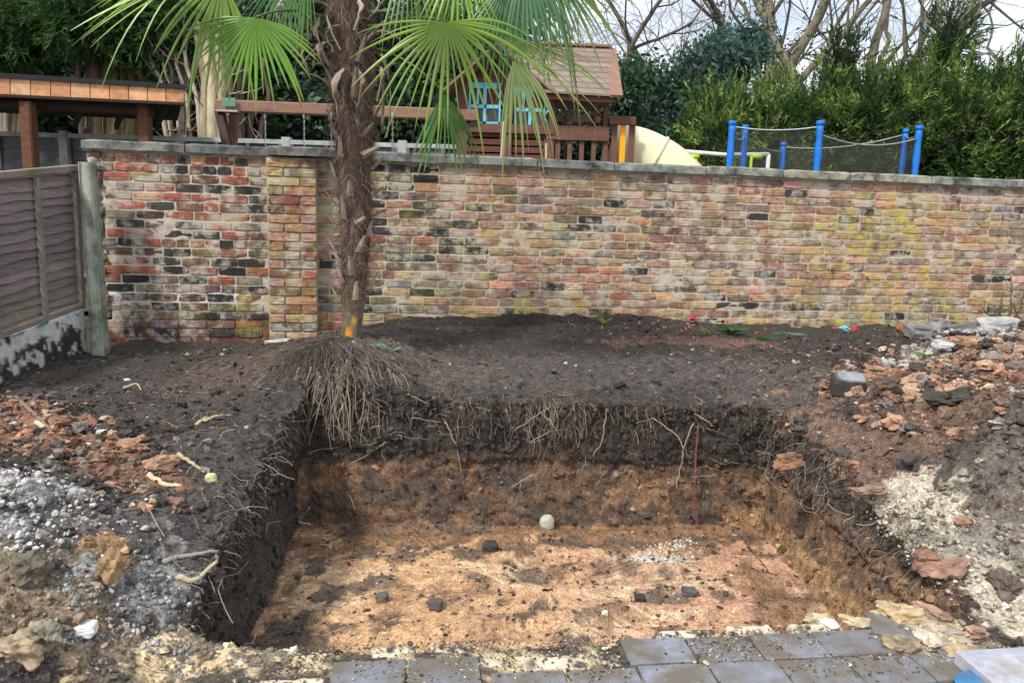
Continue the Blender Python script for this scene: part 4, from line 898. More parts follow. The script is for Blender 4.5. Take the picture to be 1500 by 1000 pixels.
# football goal
WHT = mat('white_tube', (.7, .7, .66), .5, .2, 9, .1, .001); LIM = mat('lime_plastic', (.42, .62, .03), .5, .15, 9, .1, .001)
gl = empty('football_goal', (at(1065, 250, 9.6)[0], 9.6, LAWN_Z), 0, 'small football goal with white tube frame and lime green corners by the slide', 'goal')
a, b_, c_ = at(1004, 222, 9.6), at(1062, 227, 9.6), at(1126, 226, 9.6); g0 = lambda q: np.array([q[0], q[1], LAWN_Z])
part('crossbar', MB().tube([a, b_, c_], .026, 8), WHT, gl, True); part('goal_post', MB().tube([a, g0(a)], .026, 8), WHT, gl, True); part('goal_post', MB().tube([c_, g0(c_)], .026, 8), WHT, gl, True)
for x0 in (1010, 1102): p, q = at(x0, 229, 9.58), at(x0+14, 230, 9.58); part('corner_sleeve', MB().tube([p, q], .03, 8), LIM, gl, True); e = at(x0+10 if x0 < 1050 else x0-1, 229, 9.58); part('corner_strut', MB().tube([e, e+(-.02, 0, -.9)], .018, 6), LIM, gl, True)

# trampoline
TB = mat('blue_foam', (.012, .17, .62), .55, .25, 12, .3, .004, spec=.35)
nm, nt_, nb2 = nodes('safety_net'); tr = N(nt_, 'BsdfTransparent'); ms = N(nt_, 'MixShader'); ms.inputs[0].default_value = .30
nb2.inputs['Base Color'].default_value = (.05, .055, .042, 1); nb2.inputs['Roughness'].default_value = .8
nt_.links.new(tr.outputs[0], ms.inputs[1]); nt_.links.new(nb2.outputs[0], ms.inputs[2]); nt_.links.new(ms.outputs[0], nt_.nodes['Material Output'].inputs['Surface']); NET = nm
tp = empty('trampoline', (at(1210, 250, 9.3)[0], 9.3, LAWN_Z), 0, 'trampoline with bright blue padded poles and sagging dark safety net', 'trampoline')
poles = [(1073, 180, 8.7), (1092, 186, 9.6), (1148, 211, 10.5), (1327, 192, 10.1), (1347, 187, 8.95), (1202, 180, 8.45)]
tops = []
for px, py, Y in poles:
    t0 = at(px, py, Y); b0 = np.array([t0[0]+.0, t0[1], LAWN_Z]); tops.append(t0); t = np.linspace(0, 1, 24)[:, None]; pts = t0*(1-t)+b0*t
    part('padded_pole', MB().tube(pts, .038+.003*np.sin(np.arange(24)*2.1)+.0025*np.sin(np.arange(24)*5.1), 10), TB, tp, True); part('pole_cap', MB().tube([t0+(0, 0, .02), t0+(0, 0, -.03)], .043, 10), TB, tp, True)
for k in range(6):
    a, b_ = tops[k], tops[(k+1) % 6]; n1, n2 = 22, 5; V = []
    if k == 0: sag = .05
    else: sag = [.03, .06, .08, .05, .10, .04][k]
    dz = [-.12, -.10, -.04, -.06, -.12, -.04][k]
    line = [a*(1-f)+b_*f+np.array([0, 0, dz*1.0-sag*4*f*(1-f)]) for f in np.linspace(0, 1, n1)]
    for i_, q in enumerate(line):
        for j_ in range(n2): V.append([q[0], q[1]+.012*math.sin(i_*1.1+j_), q[2]+(LAWN_Z+.75-q[2])*j_/(n2-1)])
    part('net', MB().add(V, np.array([[i_*n2+j_, (i_+1)*n2+j_, (i_+1)*n2+j_+1, i_*n2+j_+1] for i_ in range(n1-1) for j_ in range(n2-1)])), NET, tp)
    part('net_cord', MB().tube(line, .009, 5), STL, tp, True)
th = np.linspace(0, 2*np.pi, 49); cx = np.mean([t[0] for t in tops]); part('frame_ring', MB().tube(np.c_[cx+1.42*np.cos(th), 9.45+1.0*np.sin(th), th*0+LAWN_Z+.75], .05, 8), TB, tp, True)
# ================================================================== TREES AND HEDGES
def sprays(P, D, L_, col, r, k=9, w=.012, spread=.5, jit=.35):
    """feathery sprays: k narrow slips fanned about each direction D from each point P"""
    n = len(P); P = np.repeat(P, k, 0); D = np.repeat(D, k, 0); L_ = np.repeat(L_, k); col = np.repeat(col, k, 0); m = n*k
    off = np.tile(np.linspace(0, .75, k), n); D2 = D+r.normal(0, spread, (m, 3)); D2 /= np.linalg.norm(D2, axis=1)[:, None]
    A = P+D*(L_*off)[:, None]; ll = (L_*r.uniform(.18, .42, m))[:, None]; S = np.cross(D2, r.normal(0, 1, (m, 3))); S /= np.linalg.norm(S, axis=1)[:, None]+1e-9
    ww = (w*r.uniform(.6, 1.4, m))[:, None]; B = A+D2*ll; M_ = A+D2*ll*.45
    V = np.stack([A-S*ww, A+S*ww, B], 1).reshape(-1, 3); b = np.arange(m)*3
    c = col*np.exp(r.normal(0, jit, (m, 1))*.6); return V, np.stack([b, b+1, b+2], 1), np.repeat(c, 3, 0)
def leaves(P, r, size, col, jit=.3, up=.3):
    n = len(P); a = r.normal(0, 1, (n, 3)); a /= np.linalg.norm(a, axis=1)[:, None]; b = np.cross(a, r.normal(0, 1, (n, 3))+(0, 0, up)); b /= np.linalg.norm(b, axis=1)[:, None]
    s = (size*r.uniform(.6, 1.4, n))[:, None]; V = np.stack([P-a*s, P+b*s*.5, P+a*s, P-b*s*.5], 1).reshape(-1, 3); q = np.arange(n)*4
    return V, np.stack([q, q+1, q+2, q+3], 1), np.repeat(col*np.exp(r.normal(0, jit, (n, 1))), 4, 0)
def blobpts(c, rad, n, r, shell=.8, lump=.22, sd=0., fr=1.6):
    d = r.normal(0, 1, (n, 3)); d /= np.linalg.norm(d, axis=1)[:, None]; rr_ = 1-(1-shell)*r.random(n)**.7*1.6; q = d*(1+lump*fbm(d*fr+sd, 1.6, 3))[:, None]*rr_[:, None]
    return np.asarray(c)+q*np.asarray(rad), d
def core(mb, c, rad, col, sd=0., k=.66):  # near-black inner blob, added to stop sky light showing through the leaves
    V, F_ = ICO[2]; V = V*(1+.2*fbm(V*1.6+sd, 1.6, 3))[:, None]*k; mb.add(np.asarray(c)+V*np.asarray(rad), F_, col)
def frontonly(P, d, keep=.25, r=None):   # the far side of a crown is thinner
    m = (d[:, 1] < .35) | (r.random(len(P)) < keep); return m
def conifer(name, lobes, trunk, label, cat, group=None, col=(.062, .095, .022), n=1500, L_=.30, w=.013, seed=0, tips=(.13, .17, .04), kk=9, tr=.09, coreon=True):
    r = np.random.default_rng(seed); root = empty(name, (trunk[0], trunk[1], LAWN_Z), 0, label, cat, group); mb = MB()
    for li, (c, rad) in enumerate(lobes):
        P, d = blobpts(c, rad, n, r, .72, .48, seed*1.7+li*3.1, 2.4); m = frontonly(P, d, .25, r)&(fbm(P, 3.1, 2) > -.42); P, d = P[m], d[m]
        D = d*.85+np.array([0, -.2, .30])+r.normal(0, .22, d.shape); D /= np.linalg.norm(D, axis=1)[:, None]
        k = sst(-.15, .5, fbm(P, 3.2, 3)+.22*r.normal(0, 1, len(P)))[:, None]; cc = np.array(col)*(1-k)+np.array(tips)*k; dead = r.random(len(P)) < .02; cc[dead] = (.2, .12, .06)
        LL = L_*np.exp(r.normal(0, .3, len(P))); mb.add(*[(lambda q: (q[0], [q[1]], q[2]))(sprays(P, D, LL, cc, r, kk, w, .42))][0])
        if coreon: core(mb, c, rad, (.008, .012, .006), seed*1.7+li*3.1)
    part('crown', mb, CONIF, root)
    top = max(c[2] for c, _ in lobes); t = np.linspace(0, 1, 8)[:, None]; pts = np.array([trunk[0], trunk[1], LAWN_Z-.1])*(1-t)+np.array([trunk[0]+.1, trunk[1], top])*t
    part('trunk', MB().tube(pts, np.linspace(tr, tr*.4, 8), 8, (.14, .10, .07)), BARK, root, True); return root

# right-hand conifer hedge: tree by tree
hedge = [ # px of centre, py of top, depth, half-width m, tint
 (1075, 96, 11.6, .85, 1), (1150, 82, 11.4, .8, .8), (1225, 74, 11.2, .8, .5), (1300, 62, 10.9, .85, .35), (1375, 50, 10.6, .85, .25), (1450, 56, 10.2, .8, .15), (1530, 46, 9.9, .9, .1), (1620, 40, 9.7, .9, .1)]
hl = ['leftmost conifer of the clipped hedge, yellowest, beside the blue green bushes', 'second conifer from the left in the hedge behind the trampoline', 'third conifer of the hedge, behind the middle blue pole of the trampoline', 'conifer of the hedge rising behind the right half of the trampoline net', 'dark conifer of the hedge just right of the trampoline', 'dark green conifer of the hedge near the right edge of the photo', 'tallest conifer at the right end of the hedge', 'conifer past the right end of the hedge, cut by the photo edge']
for i_, (px, py, Y, hw, ty) in enumerate(hedge):
    T_ = at(px, py+24, Y); H = T_[2]-LAWN_Z; c0 = np.array([T_[0], Y+.3, LAWN_Z+H*.42]); lobes = [(c0, (hw*1.05, .95, H*.46)), (c0+(-.1, -.1, H*.27), (hw*.85, .8, H*.30)), (c0+(.25*(-1)**i_, -.1, -H*.2), (hw*.9, .95, H*.3))]
    col = np.array((.034, .078, .022))*(1+.3*ty); tips = np.array((.21, .31, .075))*(1+.3*ty)*np.array((1+.12*ty, 1, 1))
    conifer('hedge_conifer', lobes, (T_[0], Y+.4), hl[i_], 'conifer', 'conifers in the right-hand hedge', col, 2900, .21, .0085, 60+i_, tips, kk=10)
# a stray shoot above the hedge
for i_, (px, py, Y) in enumerate(((1405, 22, 10.6), (1245, 60, 11.3))):
    T_ = at(px, py, Y); 
    conifer('hedge_conifer', [(T_+(0, .2, -.35), (.3, .3, .45))], (T_[0], Y+.2), ['loose shoot of conifer sticking up above the right part of the hedge', 'small conifer tip sticking up above the middle of the hedge'][i_], 'conifer', None, (.04, .07, .025), 260, .28, .012, 90+i_, (.07, .11, .04), tr=.03)

# broad-leaved evergreen bushes
def bush(name, lobes, label, col, col2, n=2600, size=.045, seed=0, cat='bush', coreon=True, group=None, shell=.66):
    r = np.random.default_rng(seed); c0 = lobes[0][0]; root = empty(name, (c0[0], c0[1], LAWN_Z), 0, label, cat, group); mb = MB()
    for li, (c, rad) in enumerate(lobes):
        nn_ = int(1.5*n*max(.3, (rad[0]*rad[2])/1.2)); P, d = blobpts(c, rad, nn_, r, shell, .34, seed*2.3+li*5.7, 2.0); m = frontonly(P, d, .3, r); P, d = P[m], d[m]
        k = sst(-.3, .5, fbm(P, 2.4, 3)+.2*r.normal(0, 1, len(P)))[:, None]; V, Q, cc = leaves(P+r.normal(0, .05, P.shape), r, size, np.array(col)*(1-k)+np.array(col2)*k); mb.add(V, [Q], cc)
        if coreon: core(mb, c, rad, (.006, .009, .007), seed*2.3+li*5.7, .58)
    part('foliage', mb, LEAF, root)
    t = np.linspace(0, 1, 5)[:, None]; b0 = np.array([c0[0], c0[1], LAWN_Z-.1]); part('stem', MB().tube(b0*(1-t)+np.asarray(c0)*t, .05, 6, (.1, .08, .06)), BARK, root); return root
def lb(px, py, Y, rx, rz, ry=.7): return (at(px, py, Y), (rx, ry, rz))
bush('laurel_bush', [lb(960, 185, 12.5, .75, 1.1), lb(935, 130, 12.8, .5, .6)], 'dark green bush between the playhouse roof and the slide', (.02, .052, .026), (.045, .105, .045), 3600, .05, 201)
bush('holly_bush', [lb(1020, 140, 12.8, .75, 1.0), lb(1060, 95, 13.4, .85, .55), lb(1000, 200, 12.2, .7, .6)], 'blue green holly bush left of the hedge above the football goal', (.022, .055, .040), (.06, .13, .095), 4200, .045, 202)
bush('holly_bush', [lb(1095, 70, 14.0, .6, .55), lb(1050, 72, 14.6, .5, .4)], 'pale blue green bush top showing above the left end of the hedge', (.035, .075, .06), (.08, .16, .125), 3000, .045, 203)
bush('evergreen_bush', [lb(840, 205, 12.6, 1.0, .8), lb(890, 165, 12.9, .6, .8)], 'dark green bush seen through the open side of the playhouse', (.018, .047, .026), (.04, .09, .042), 3200, .05, 204)
# dark evergreens behind the shelter and palm
ev = [(20, 60, 12.2, 1.3, 1.5), (120, 40, 12.5, 1.4, 1.6), (230, 70, 12.4, 1.2, 1.6), (340, 70, 12.6, 1.2, 1.6), (440, 80, 12.2, 1.1, 1.5), (540, 70, 12.6, 1.1, 1.6), (640, 85, 12.8, 1.1, 1.5), (730, 95, 13.2, .95, 1.25)]
el = ['dark evergreen at the upper left corner above the shelter roof', 'dark evergreen second from the left above the shelter fascia', 'dark evergreen behind the palm fronds at upper left', 'dark evergreen behind the pale bare trunks', 'dark evergreen left of the palm trunk behind the swing beam', 'dark evergreen directly behind the palm trunk', 'dark evergreen between palm trunk and playhouse', 'dark evergreen behind the playhouse roof and palm fronds']
for i_, (px, py, Y, rx, rz) in enumerate(ev):
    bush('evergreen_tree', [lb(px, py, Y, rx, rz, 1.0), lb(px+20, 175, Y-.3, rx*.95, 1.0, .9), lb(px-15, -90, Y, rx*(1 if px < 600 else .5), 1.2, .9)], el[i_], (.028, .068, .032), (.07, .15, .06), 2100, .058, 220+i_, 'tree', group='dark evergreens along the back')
# feathery conifer boughs hanging over the trunks, upper left
lob = [(30, 28, 10.6, .8, .55), (120, 22, 10.5, .75, .5), (95, 75, 10.8, .45, .35), (205, 40, 10.6, .8, .6), (170, 90, 10.9, .5, .35), (285, 30, 10.7, .7, .5), (10, 75, 10.9, .5, .4)]
ll = ['green conifer bough at the top left corner of the photo', 'green conifer bough left of the pale palm frond tips', 'drooping conifer bough above the shelter roof', 'large dark conifer bough under the left palm fronds', 'low conifer bough over the brown trunks by the shelter roof', 'conifer bough above the pale bare stems', 'conifer bough at the left edge above the shelter roof']
def stemline(px0, py0, px1, py1, Y, r, wob=.08, n=12):
    a, b = at(px0, py0, Y), at(px1, py1, Y); t = np.linspace(0, 1, n)[:, None]; p = a*(1-t)+b*t; ph_ = r.random()*6
    p[:, 0] += wob*np.sin(t[:, 0]*5+ph_)*.6+wob*.35*np.sin(t[:, 0]*13+ph_); return p
trk = [ # bare multi-stemmed conifers: (label, [ (x_bottom, x_top, y_top, radius_m, colour) ... ], lobes)
 ('old conifer with brown peeling trunk at the left edge behind the shelter', 11.0, [(38, 30, 40, .13, 'b'), (60, 22, 30, .05, 'g'), (12, 5, 50, .09, 'g')], [lob[0], lob[6]]),
 ('old conifer with three thick brown trunks behind the shelter roof', 11.0, [(150, 142, 60, .15, 'b'), (172, 165, 60, .13, 'y'), (200, 190, 60, .12, 'y'), (128, 98, 20, .06, 'b'), (185, 178, 55, .05, 'g'), (160, 120, 60, .04, 'g')], [lob[1]]),
 ('conifer with thin pale crooked stems right of the shelter post', 10.6, [(250, 222, 90, .045, 'p'), (262, 238, 95, .05, 'p'), (272, 268, 60, .10, 'g'), (284, 262, 55, .035, 'p'), (266, 246, 100, .03, 'p')], [lob[3]]),
 ('conifer with broad cream coloured ribbed trunk behind the palm fronds', 10.5, [(312, 305, 60, .16, 'c'), (322, 322, 65, .14, 'c'), (300, 276, 58, .045, 'p'), (336, 318, 62, .08, 'g'), (330, 345, 90, .05, 'b'), (290, 292, 70, .06, 'g')], [lob[5]]),
 ('conifer with dark spiky brown stems right of the cream trunk', 10.8, [(345, 352, 85, .12, 'b'), (360, 372, 80, .06, 'b'), (352, 338, 80, .05, 'g'), (372, 392, 110, .05, 'b')], [])]
KC = {'b': (.17, .115, .08), 'g': (.23, .19, .15), 'y': (.24, .19, .085), 'p': (.52, .44, .34), 'c': (.44, .37, .24)}
for i_, (lab, Y, stems, lbs) in enumerate(trk):
    r = np.random.default_rng(400+i_); b0 = at(stems[0][0], 205, Y); root = empty('bare_conifer', (b0[0], Y, LAWN_Z), 0, lab, 'conifer', 'bare trunked conifers behind the shelter')
    for xb, xt, yt, rad_, kc in stems:
        p = stemline(xb, 262, xt, yt-25, Y+r.uniform(-.2, .2), r, .05 if rad_ > .07 else .1); R_ = np.linspace(rad_*1.15, rad_*.6, len(p)); c = np.array(KC[kc]); mb = MB()
        if rad_ > .08: # fluted: several ribs grown together
            for a_ in range(5): o = np.array([math.cos(a_*1.256)*rad_*.55, math.sin(a_*1.256)*rad_*.5, 0]); mb.tube(p+o+np.c_[np.sin(np.arange(len(p))*.8+a_)*.012, np.zeros(len(p)), np.zeros(len(p))], R_*.55, 7, c*r.uniform(.6, 1.25))
        else: mb.tube(p, R_*.8, 6, c)
        part('trunk', mb, BARK, root, True)
        for _ in range(9 if rad_ > .05 else 5):   # dead twigs
            k = r.integers(2, len(p)-1); q = rootcurve(p[k], (r.normal(0, 1), -.4, r.normal(.5, .5)), r.uniform(.25, .7), r, 7, .2, -.4); part('dead_branch', MB().tube(q, np.linspace(.014, .004, 7), 4, np.array(KC[random.choice('gpb')])), BARK, root, True)
    if lbs:
        mb = MB(); rr_ = np.random.default_rng(450+i_)
        for li, (px, py, YY, rx, rz) in enumerate(lbs):
            P, d = blobpts(at(px, py, YY), (rx, .6, rz), 1100, rr_, .55, .35, i_*3+li, 1.8); D = d*.6+np.array([0, -.25, -.15])+rr_.normal(0, .25, d.shape); D /= np.linalg.norm(D, axis=1)[:, None]
            k = sst(-.3, .5, fbm(P, 2.6, 3)+.2*rr_.normal(0, 1, len(P)))[:, None]; q = sprays(P, D, .24*np.exp(rr_.normal(0, .3, len(P))), np.array((.03, .075, .022))*(1-k)+np.array((.085, .17, .045))*k, rr_, 14, .009, .4); mb.add(q[0], [q[1]], q[2])
        part('crown', mb, CONIF, root)
# bare winter trees
def winter(name, px, Y, rad_, seed, label, lean=0, split=2.2, ivy=0, H=9., col=(.15, .125, .095), depth=5, group='bare winter trees behind the hedge', fork=None):
    r = np.random.default_rng(seed); b0 = at(px, 200, Y); b0[2] = LAWN_Z; root = empty(name, b0, 0, label, 'tree', group); segs = {}
    def grow(p, d, L_, R_, lv):
        n = 7 if lv < 3 else 5; pts = [p]; st = L_/(n-1); dirs = []
        for _ in range(n-1): d = unit(d+r.normal(0, .09+.05*lv, 3)+np.array([0, 0, .05])); pts.append(pts[-1]+d*st); dirs.append(d)
        e = R_*(.62 if lv else .72); segs.setdefault(min(lv, 2), []).append((np.array(pts), np.linspace(R_, e, n), 9 if lv == 0 else (6 if lv < 3 else 3)))
        if lv >= depth: return
        nc = (3 if lv < 2 else 3) + (r.random() < .4)
        for c in range(nc):
            k = n-1 if c == 0 else r.integers(2, n); ang = r.uniform(.25, .6) if c == 0 else r.uniform(.5, 1.0); ax = unit(np.cross(d, r.normal(0, 1, 3))); nd = unit(d*math.cos(ang)+ax*math.sin(ang)); nd[1] *= .7
            grow(pts[k], nd, L_*r.uniform(.6, .82), e*(.8 if c == 0 else r.uniform(.45, .7)), lv+1)
    grow(b0-(0, 0, .1), np.array([lean, 0, 1.]), split, rad_, 0)
    for lv, nm_ in ((0, 'trunk'), (1, 'limb'), (2, 'twigs')):
        if lv == 2:
            mb = MB(); [mb.tube(p, R_, n, np.array(col)*.8, cap=False) for p, R_, n in segs.get(2, [])]; part('twigs', mb, BARK, root, kind='stuff')
        else:
            for p, R_, n in segs.get(lv, []): part(nm_, MB().tube(p, R_, n, np.array(col)*r.uniform(.85, 1.15)), BARK, root, True)
    if ivy:
        P = []; tr = segs[0]+segs.get(1, [])[:2]
        for p, R_, n in tr:
            kk = r.random(int(2600*ivy*(.4 if R_[0] < rad_*.8 else 1)))*(len(p)-1); q = np.stack([np.interp(kk, range(len(p)), p[:, c]) for c in range(3)], 1); th = r.random(len(kk))*6.28; rr_ = np.interp(kk, range(len(p)), R_)+r.uniform(.02, .22, len(kk)); q += np.c_[np.cos(th), np.sin(th), 0*th]*rr_[:, None]; P.append(q)
        P = np.vstack(P); V, Q, cc = leaves(P, r, .045, np.tile((.035, .085, .035), (len(P), 1))); part('ivy', MB().add(V, [Q], cc), LEAF, root)
    return root
winter('bare_tree', 918, 15.5, .20, 11, 'bare tree with ivy covered trunk forking above the playhouse roof', .0, 2.7, 1)
winter('bare_tree', 1132, 17.0, .28, 12, 'thick bare trunk left of its twin rising above the hedge', -.02, 4.4, .1, col=(.20, .175, .12))
winter('bare_tree', 1165, 17.6, .19, 13, 'leaning bare trunk crossing beside the thick trunk above the hedge', .12, 4.6, 0, col=(.19, .165, .12))
winter('bare_tree', 1205, 16.5, .19, 14, 'bare trunk with ivy at its foot, third of the trunks above the hedge', .02, 4.4, .25, col=(.21, .18, .13))
winter('bare_tree', 1335, 18.5, .17, 15, 'slim bare trunk above the middle of the right hedge', .03, 4.8, 0)
winter('bare_tree', 1412, 15.5, .17, 16, 'bare trunk rising behind the stray shoot above the hedge', .0, 4.0, 0, col=(.22, .2, .13))
winter('bare_tree', 1000, 19.5, .12, 17, 'slender bare tree between the ivy clad tree and the thick trunks', -.05, 4.2, 0)
winter('bare_tree', 1045, 21., .13, 18, 'slender bare tree behind the blue green holly', .03, 4.5, .1)
winter('bare_tree', 1078, 18.5, .15, 19, 'bare tree with dark upright trunk left of the thick trunks', .01, 4.6, .2)
winter('bare_tree', 830, 19., .13, 20, 'bare tree showing through the palm fronds above the playhouse', .05, 3.6, 0)
winter('bare_tree', 1480, 20., .14, 21, 'slender bare tree at the right edge behind the hedge', -.02, 4.5, 0)
winter('bare_tree', 1270, 21., .10, 22, 'thin bare tree in the gap between the trunks above the hedge', .05, 4.5, 0)
# ================================================================== PAVING
PAV = mat('blue_grey_paver', 'obj', .55, .25, 30, .5, .003, dirt=(.15, .13, .105), dirtamt=1.05, dscale=6, spec=.45)
p0 = WZ(905, 938, 0); pd = np.array([math.cos(math.radians(7)), math.sin(math.radians(7))]); pn = np.array([pd[1], -pd[0]])  # pn: towards the camera
def PVR(s, t, z=0.): return np.array([p0[0]+pd[0]*s+pn[0]*t, p0[1]+pd[1]*s+pn[1]*t, z])
mb = MB(); n1, n2 = 120, 50; V = []; cc = []
for i in range(n1):
    for j in range(n2):
        s, t = -1.5+3.4*i/(n1-1), .02+1.3*j/(n2-1); q = PVR(s, t); V.append(q+(0, 0, -.004))
V = np.array(V); V[:, 2] += .003*fbm(V, 14, 3); nf_ = fbm(V, 6, 4, .65)[:, None]; k = sst(-.25, .1, nf_)
cc = np.array((.58, .46, .29))*(1-k)+np.array((.10, .085, .07))*k
mb.add(V, [np.array([[i*n2+j, i*n2+j+1, (i+1)*n2+j+1, (i+1)*n2+j] for i in range(n1-1) for j in range(n2-1)])], cc)
paving = structure('paving', mb, SOIL, True)
def paver(s0, s1, t0, t1, z=.0, tilt=(0, 0), col=(.235, .262, .32), rz=0, nm='paver'):
    g = .0022; k = .004; H = .05; w_, d = (s1-s0)/2-g, (t1-t0)/2-g; r = np.random.default_rng(int(abs(s0*997+t0*131)*10)); V = []
    base_ = [(-w_, -d), (0, -d), (w_, -d), (w_, 0), (w_, d), (0, d), (-w_, d), (-w_, 0)]
    for zz, sh_ in ((-H, 0), (-k, 0), (0, k)):
        for x, y in base_: V.append([x-np.sign(x)*sh_+r.normal(0, .0015), y-np.sign(y)*sh_+r.normal(0, .0015), zz+r.normal(0, .0008)])
    V.append([0, 0, .0005]); V = np.array(V); V = V@rotm(tilt[0], tilt[1], rz-math.radians(0)).T
    A = math.atan2(pd[1], pd[0]); V[:, 1] *= -1; V = V@rotm(0, 0, A).T; c_ = PVR((s0+s1)/2, (t0+t1)/2, z-.004+r.normal(0, .0012))
    Q = [[i+b*8, i+b*8+8, (i+1) % 8+b*8+8, (i+1) % 8+b*8] for b in (0, 1) for i in range(8)]; T = [[i+16, 24, (i+1) % 8+16] for i in range(8)]
    o = bpy.data.objects.new(nm, MB().add(V, [np.array(Q), np.array(T)]).mesh(nm, PAV)); COL.objects.link(o); o.parent = paving; o.location = tuple(c_); o.color = (*(np.array(col)*r.uniform(.85, 1.15)), 1); return o
x = 0.0
for w_ in (.235, .235, .24, .24): paver(x, x+w_, .0, .155, .012, (0, 0)); x += w_
paver(.955, 1.10, -.09, .07, .016, (.03, .05), (.21, .22, .25), .35)
paver(1.10, 1.24, .06, .2, .010, (.05, .03), (.21, .22, .25), .25)
x = -.46
for k in range(8): paver(x, x+.238, .160, .315, .010); x += .24
for k in range(4): paver(x, x+.238, .165, .315, .004, (.01, .01)); x += .24
for a, b_ in ((-.965, -.73), (-.725, -.49)): paver(a, b_, .065, .225, .010)
for row in range(5):
    x = -1.30+.12*(row % 2)
    for k in range(12): paver(x, x+.238, .32+row*.16+(.0), .475+row*.16, .008); x += .24
# cream mortar left in the empty paver slots
MORT = mat('cream_mortar', 'attr', .92, .22, 30, .7, .004, dirt=(.30, .25, .18), dirtamt=.35, dscale=9)
def slab(s0, s1, t0, t1, z0, z1, seed, col=(.62, .54, .40)):
    n1, n2 = 26, 12; V = []; r_ = []
    for i in range(n1):
        for j in range(n2):
            a, b_ = i/(n1-1), j/(n2-1); q = PVR(s0+(s1-s0)*a, t0+(t1-t0)*b_); e = min(a, 1-a)*(s1-s0), min(b_, 1-b_)*(t1-t0); ed = min(e); q[2] = z1-.03*math.exp(-ed/.006); V.append(q)
    V = np.array(V); V[:, :2] += .006*np.c_[fbm(V, 25, 2), fbm(V+5, 25, 2)]; V[:, 2] += .004*fbm(V+seed, 16, 3); k = sst(.12, .32, fbm(V+seed, 13, 4, .65))[:, None]; c = np.array(col)*(1-k)+np.array((.13, .11, .09))*k
    o = bpy.data.objects.new('mortar_bed', MB().add(V, [np.array([[i*n2+j, i*n2+j+1, (i+1)*n2+j+1, (i+1)*n2+j] for i in range(n1-1) for j in range(n2-1)])], c).mesh('mortar_bed', MORT, smooth=True)); COL.objects.link(o); o.parent = paving
slab(-.56, -.38, .055, .15, 0, -.004, 1); slab(-.375, -.13, .06, .155, 0, .002, 2); slab(-.125, -.01, .05, .155, 0, -.002, 3)
slab(-1.20, -.975, .13, .23, 0, .002, 4); slab(-1.55, -1.22, .12, .24, 0, -.004, 5); slab(-.86, -.70, -.04, .055, 0, -.004, 6); slab(-.66, -.50, -.03, .05, 0, -.004, 7)
slab(.16, .36, -.07, -.012, 0, .0, 8); slab(.42, .60, -.085, -.015, 0, .0, 9); slab(.66, .86, -.08, -.02, 0, .002, 10)

# soil and mortar dust kicked over the pavers
mb = MB(); r = np.random.default_rng(66)
for _ in range(5200):
    a_, b_ = r.uniform(-1.3, 1.5), abs(r.normal(0, .16))-.03; q = PVR(a_, b_, .006); s_ = r.uniform(.0018, .0055)*(1+1.3*(r.random() < .06)); V, F_ = ICO[0]; V = np.sign(V)*np.abs(V)**.75*r.uniform(.5, 1.2, 3)
    if fbm(q[None], 5, 3)[0] < -.12 and r.random() < .75: continue
    mb.add(V@rotm(*r.random(3)*6).T*s_*np.array([1, 1, .6])+q, F_, np.array([(.10, .085, .07), (.16, .14, .12), (.5, .42, .3)][int(r.integers(0, 3) if r.random() < .5 else 0)])*r.uniform(.6, 1.3))
thing('paving_dust', mb, SOIL, (0, 0, 0), 'soil and mortar crumbs scattered over the blue grey pavers', 'soil', kind='stuff')

# broken concrete haunching and the loose slab at lower right
HAU = mat('haunching', 'attr', .92, .35, 22, .8, .006, dirt=(.13, .11, .09), dirtamt=.5, dscale=12)
hl_ = [((1325, 903), (.10, .06, .045), (.50, .38, .22), 'tan lump of broken mortar standing highest at the pit lip'), ((1385, 922), (.12, .06, .03), (.36, .32, .26), 'long grey tan mortar lump along the pit lip'), ((1318, 945), (.055, .04, .03), (.50, .37, .22), 'small rounded tan mortar lump on the broken paving'), ((1368, 940), (.055, .04, .035), (.58, .50, .40), 'pale pointed mortar lump right of the rounded tan one'), ((1215, 912), (.03, .025, .02), (.75, .72, .66), 'small white stone chip on the paving edge'), ((1420, 955), (.10, .05, .02), (.45, .35, .22), 'low crumbled mortar lump before the blue sheet'), ((1255, 908), (.05, .03, .015), (.50, .40, .25), 'thin tan mortar flake by the paving corner'), ((1195, 905), (.04, .03, .012), (.5, .42, .28), 'small tan mortar flake left of the white chip')]
for i_, ((px, py), sz, c, lab) in enumerate(hl_):
    q = WZ(px, py, .01); V, F_ = rock(900+i_, sz, 3, .6, box=.1); V = V@rotm(0, 0, -.3).T; q[2] = .006
    cc = np.array(c)*(1+.25*fbm(V*9+i_, 2, 3))[:, None]; thing('mortar_lump', MB().add(V+q, F_, cc), HAU, q, lab, 'mortar lump')
q = WZ(1500, 985, .06); A = -.62
V = []; 
for z, k in ((-.05, 0), (-.006, 0), (0, .006)):
    for x, y in ((-.13, .14), (.30, .14), (.30, -.4), (-.13, -.4)): V.append([x+(k if x < 0 else -k), y+(-k if y > 0 else k), z])
V = np.array(V)@rotm(.02, -.03, .10).T
thing('loose_slab', MB().add(V+q, [np.array([[i+b*4, (i+1) % 4+b*4, (i+1) % 4+b*4+4, i+b*4+4] for b in (0, 1) for i in range(4)])[:, ::-1], np.array([[8, 11, 10, 9]])[:, ::-1]], (.40, .41, .46)), mat('loose_slab', 'attr', .6, .3, 24, .5, .003, spec=.4, dirt=(.30, .25, .18), dirtamt=.3), q, 'pale grey loose paving slab lying at the lower right corner', 'slab')
BLUET = mat('blue_plastic', (.03, .22, .72), .35, .2, 8, .2, .003, spec=.5)
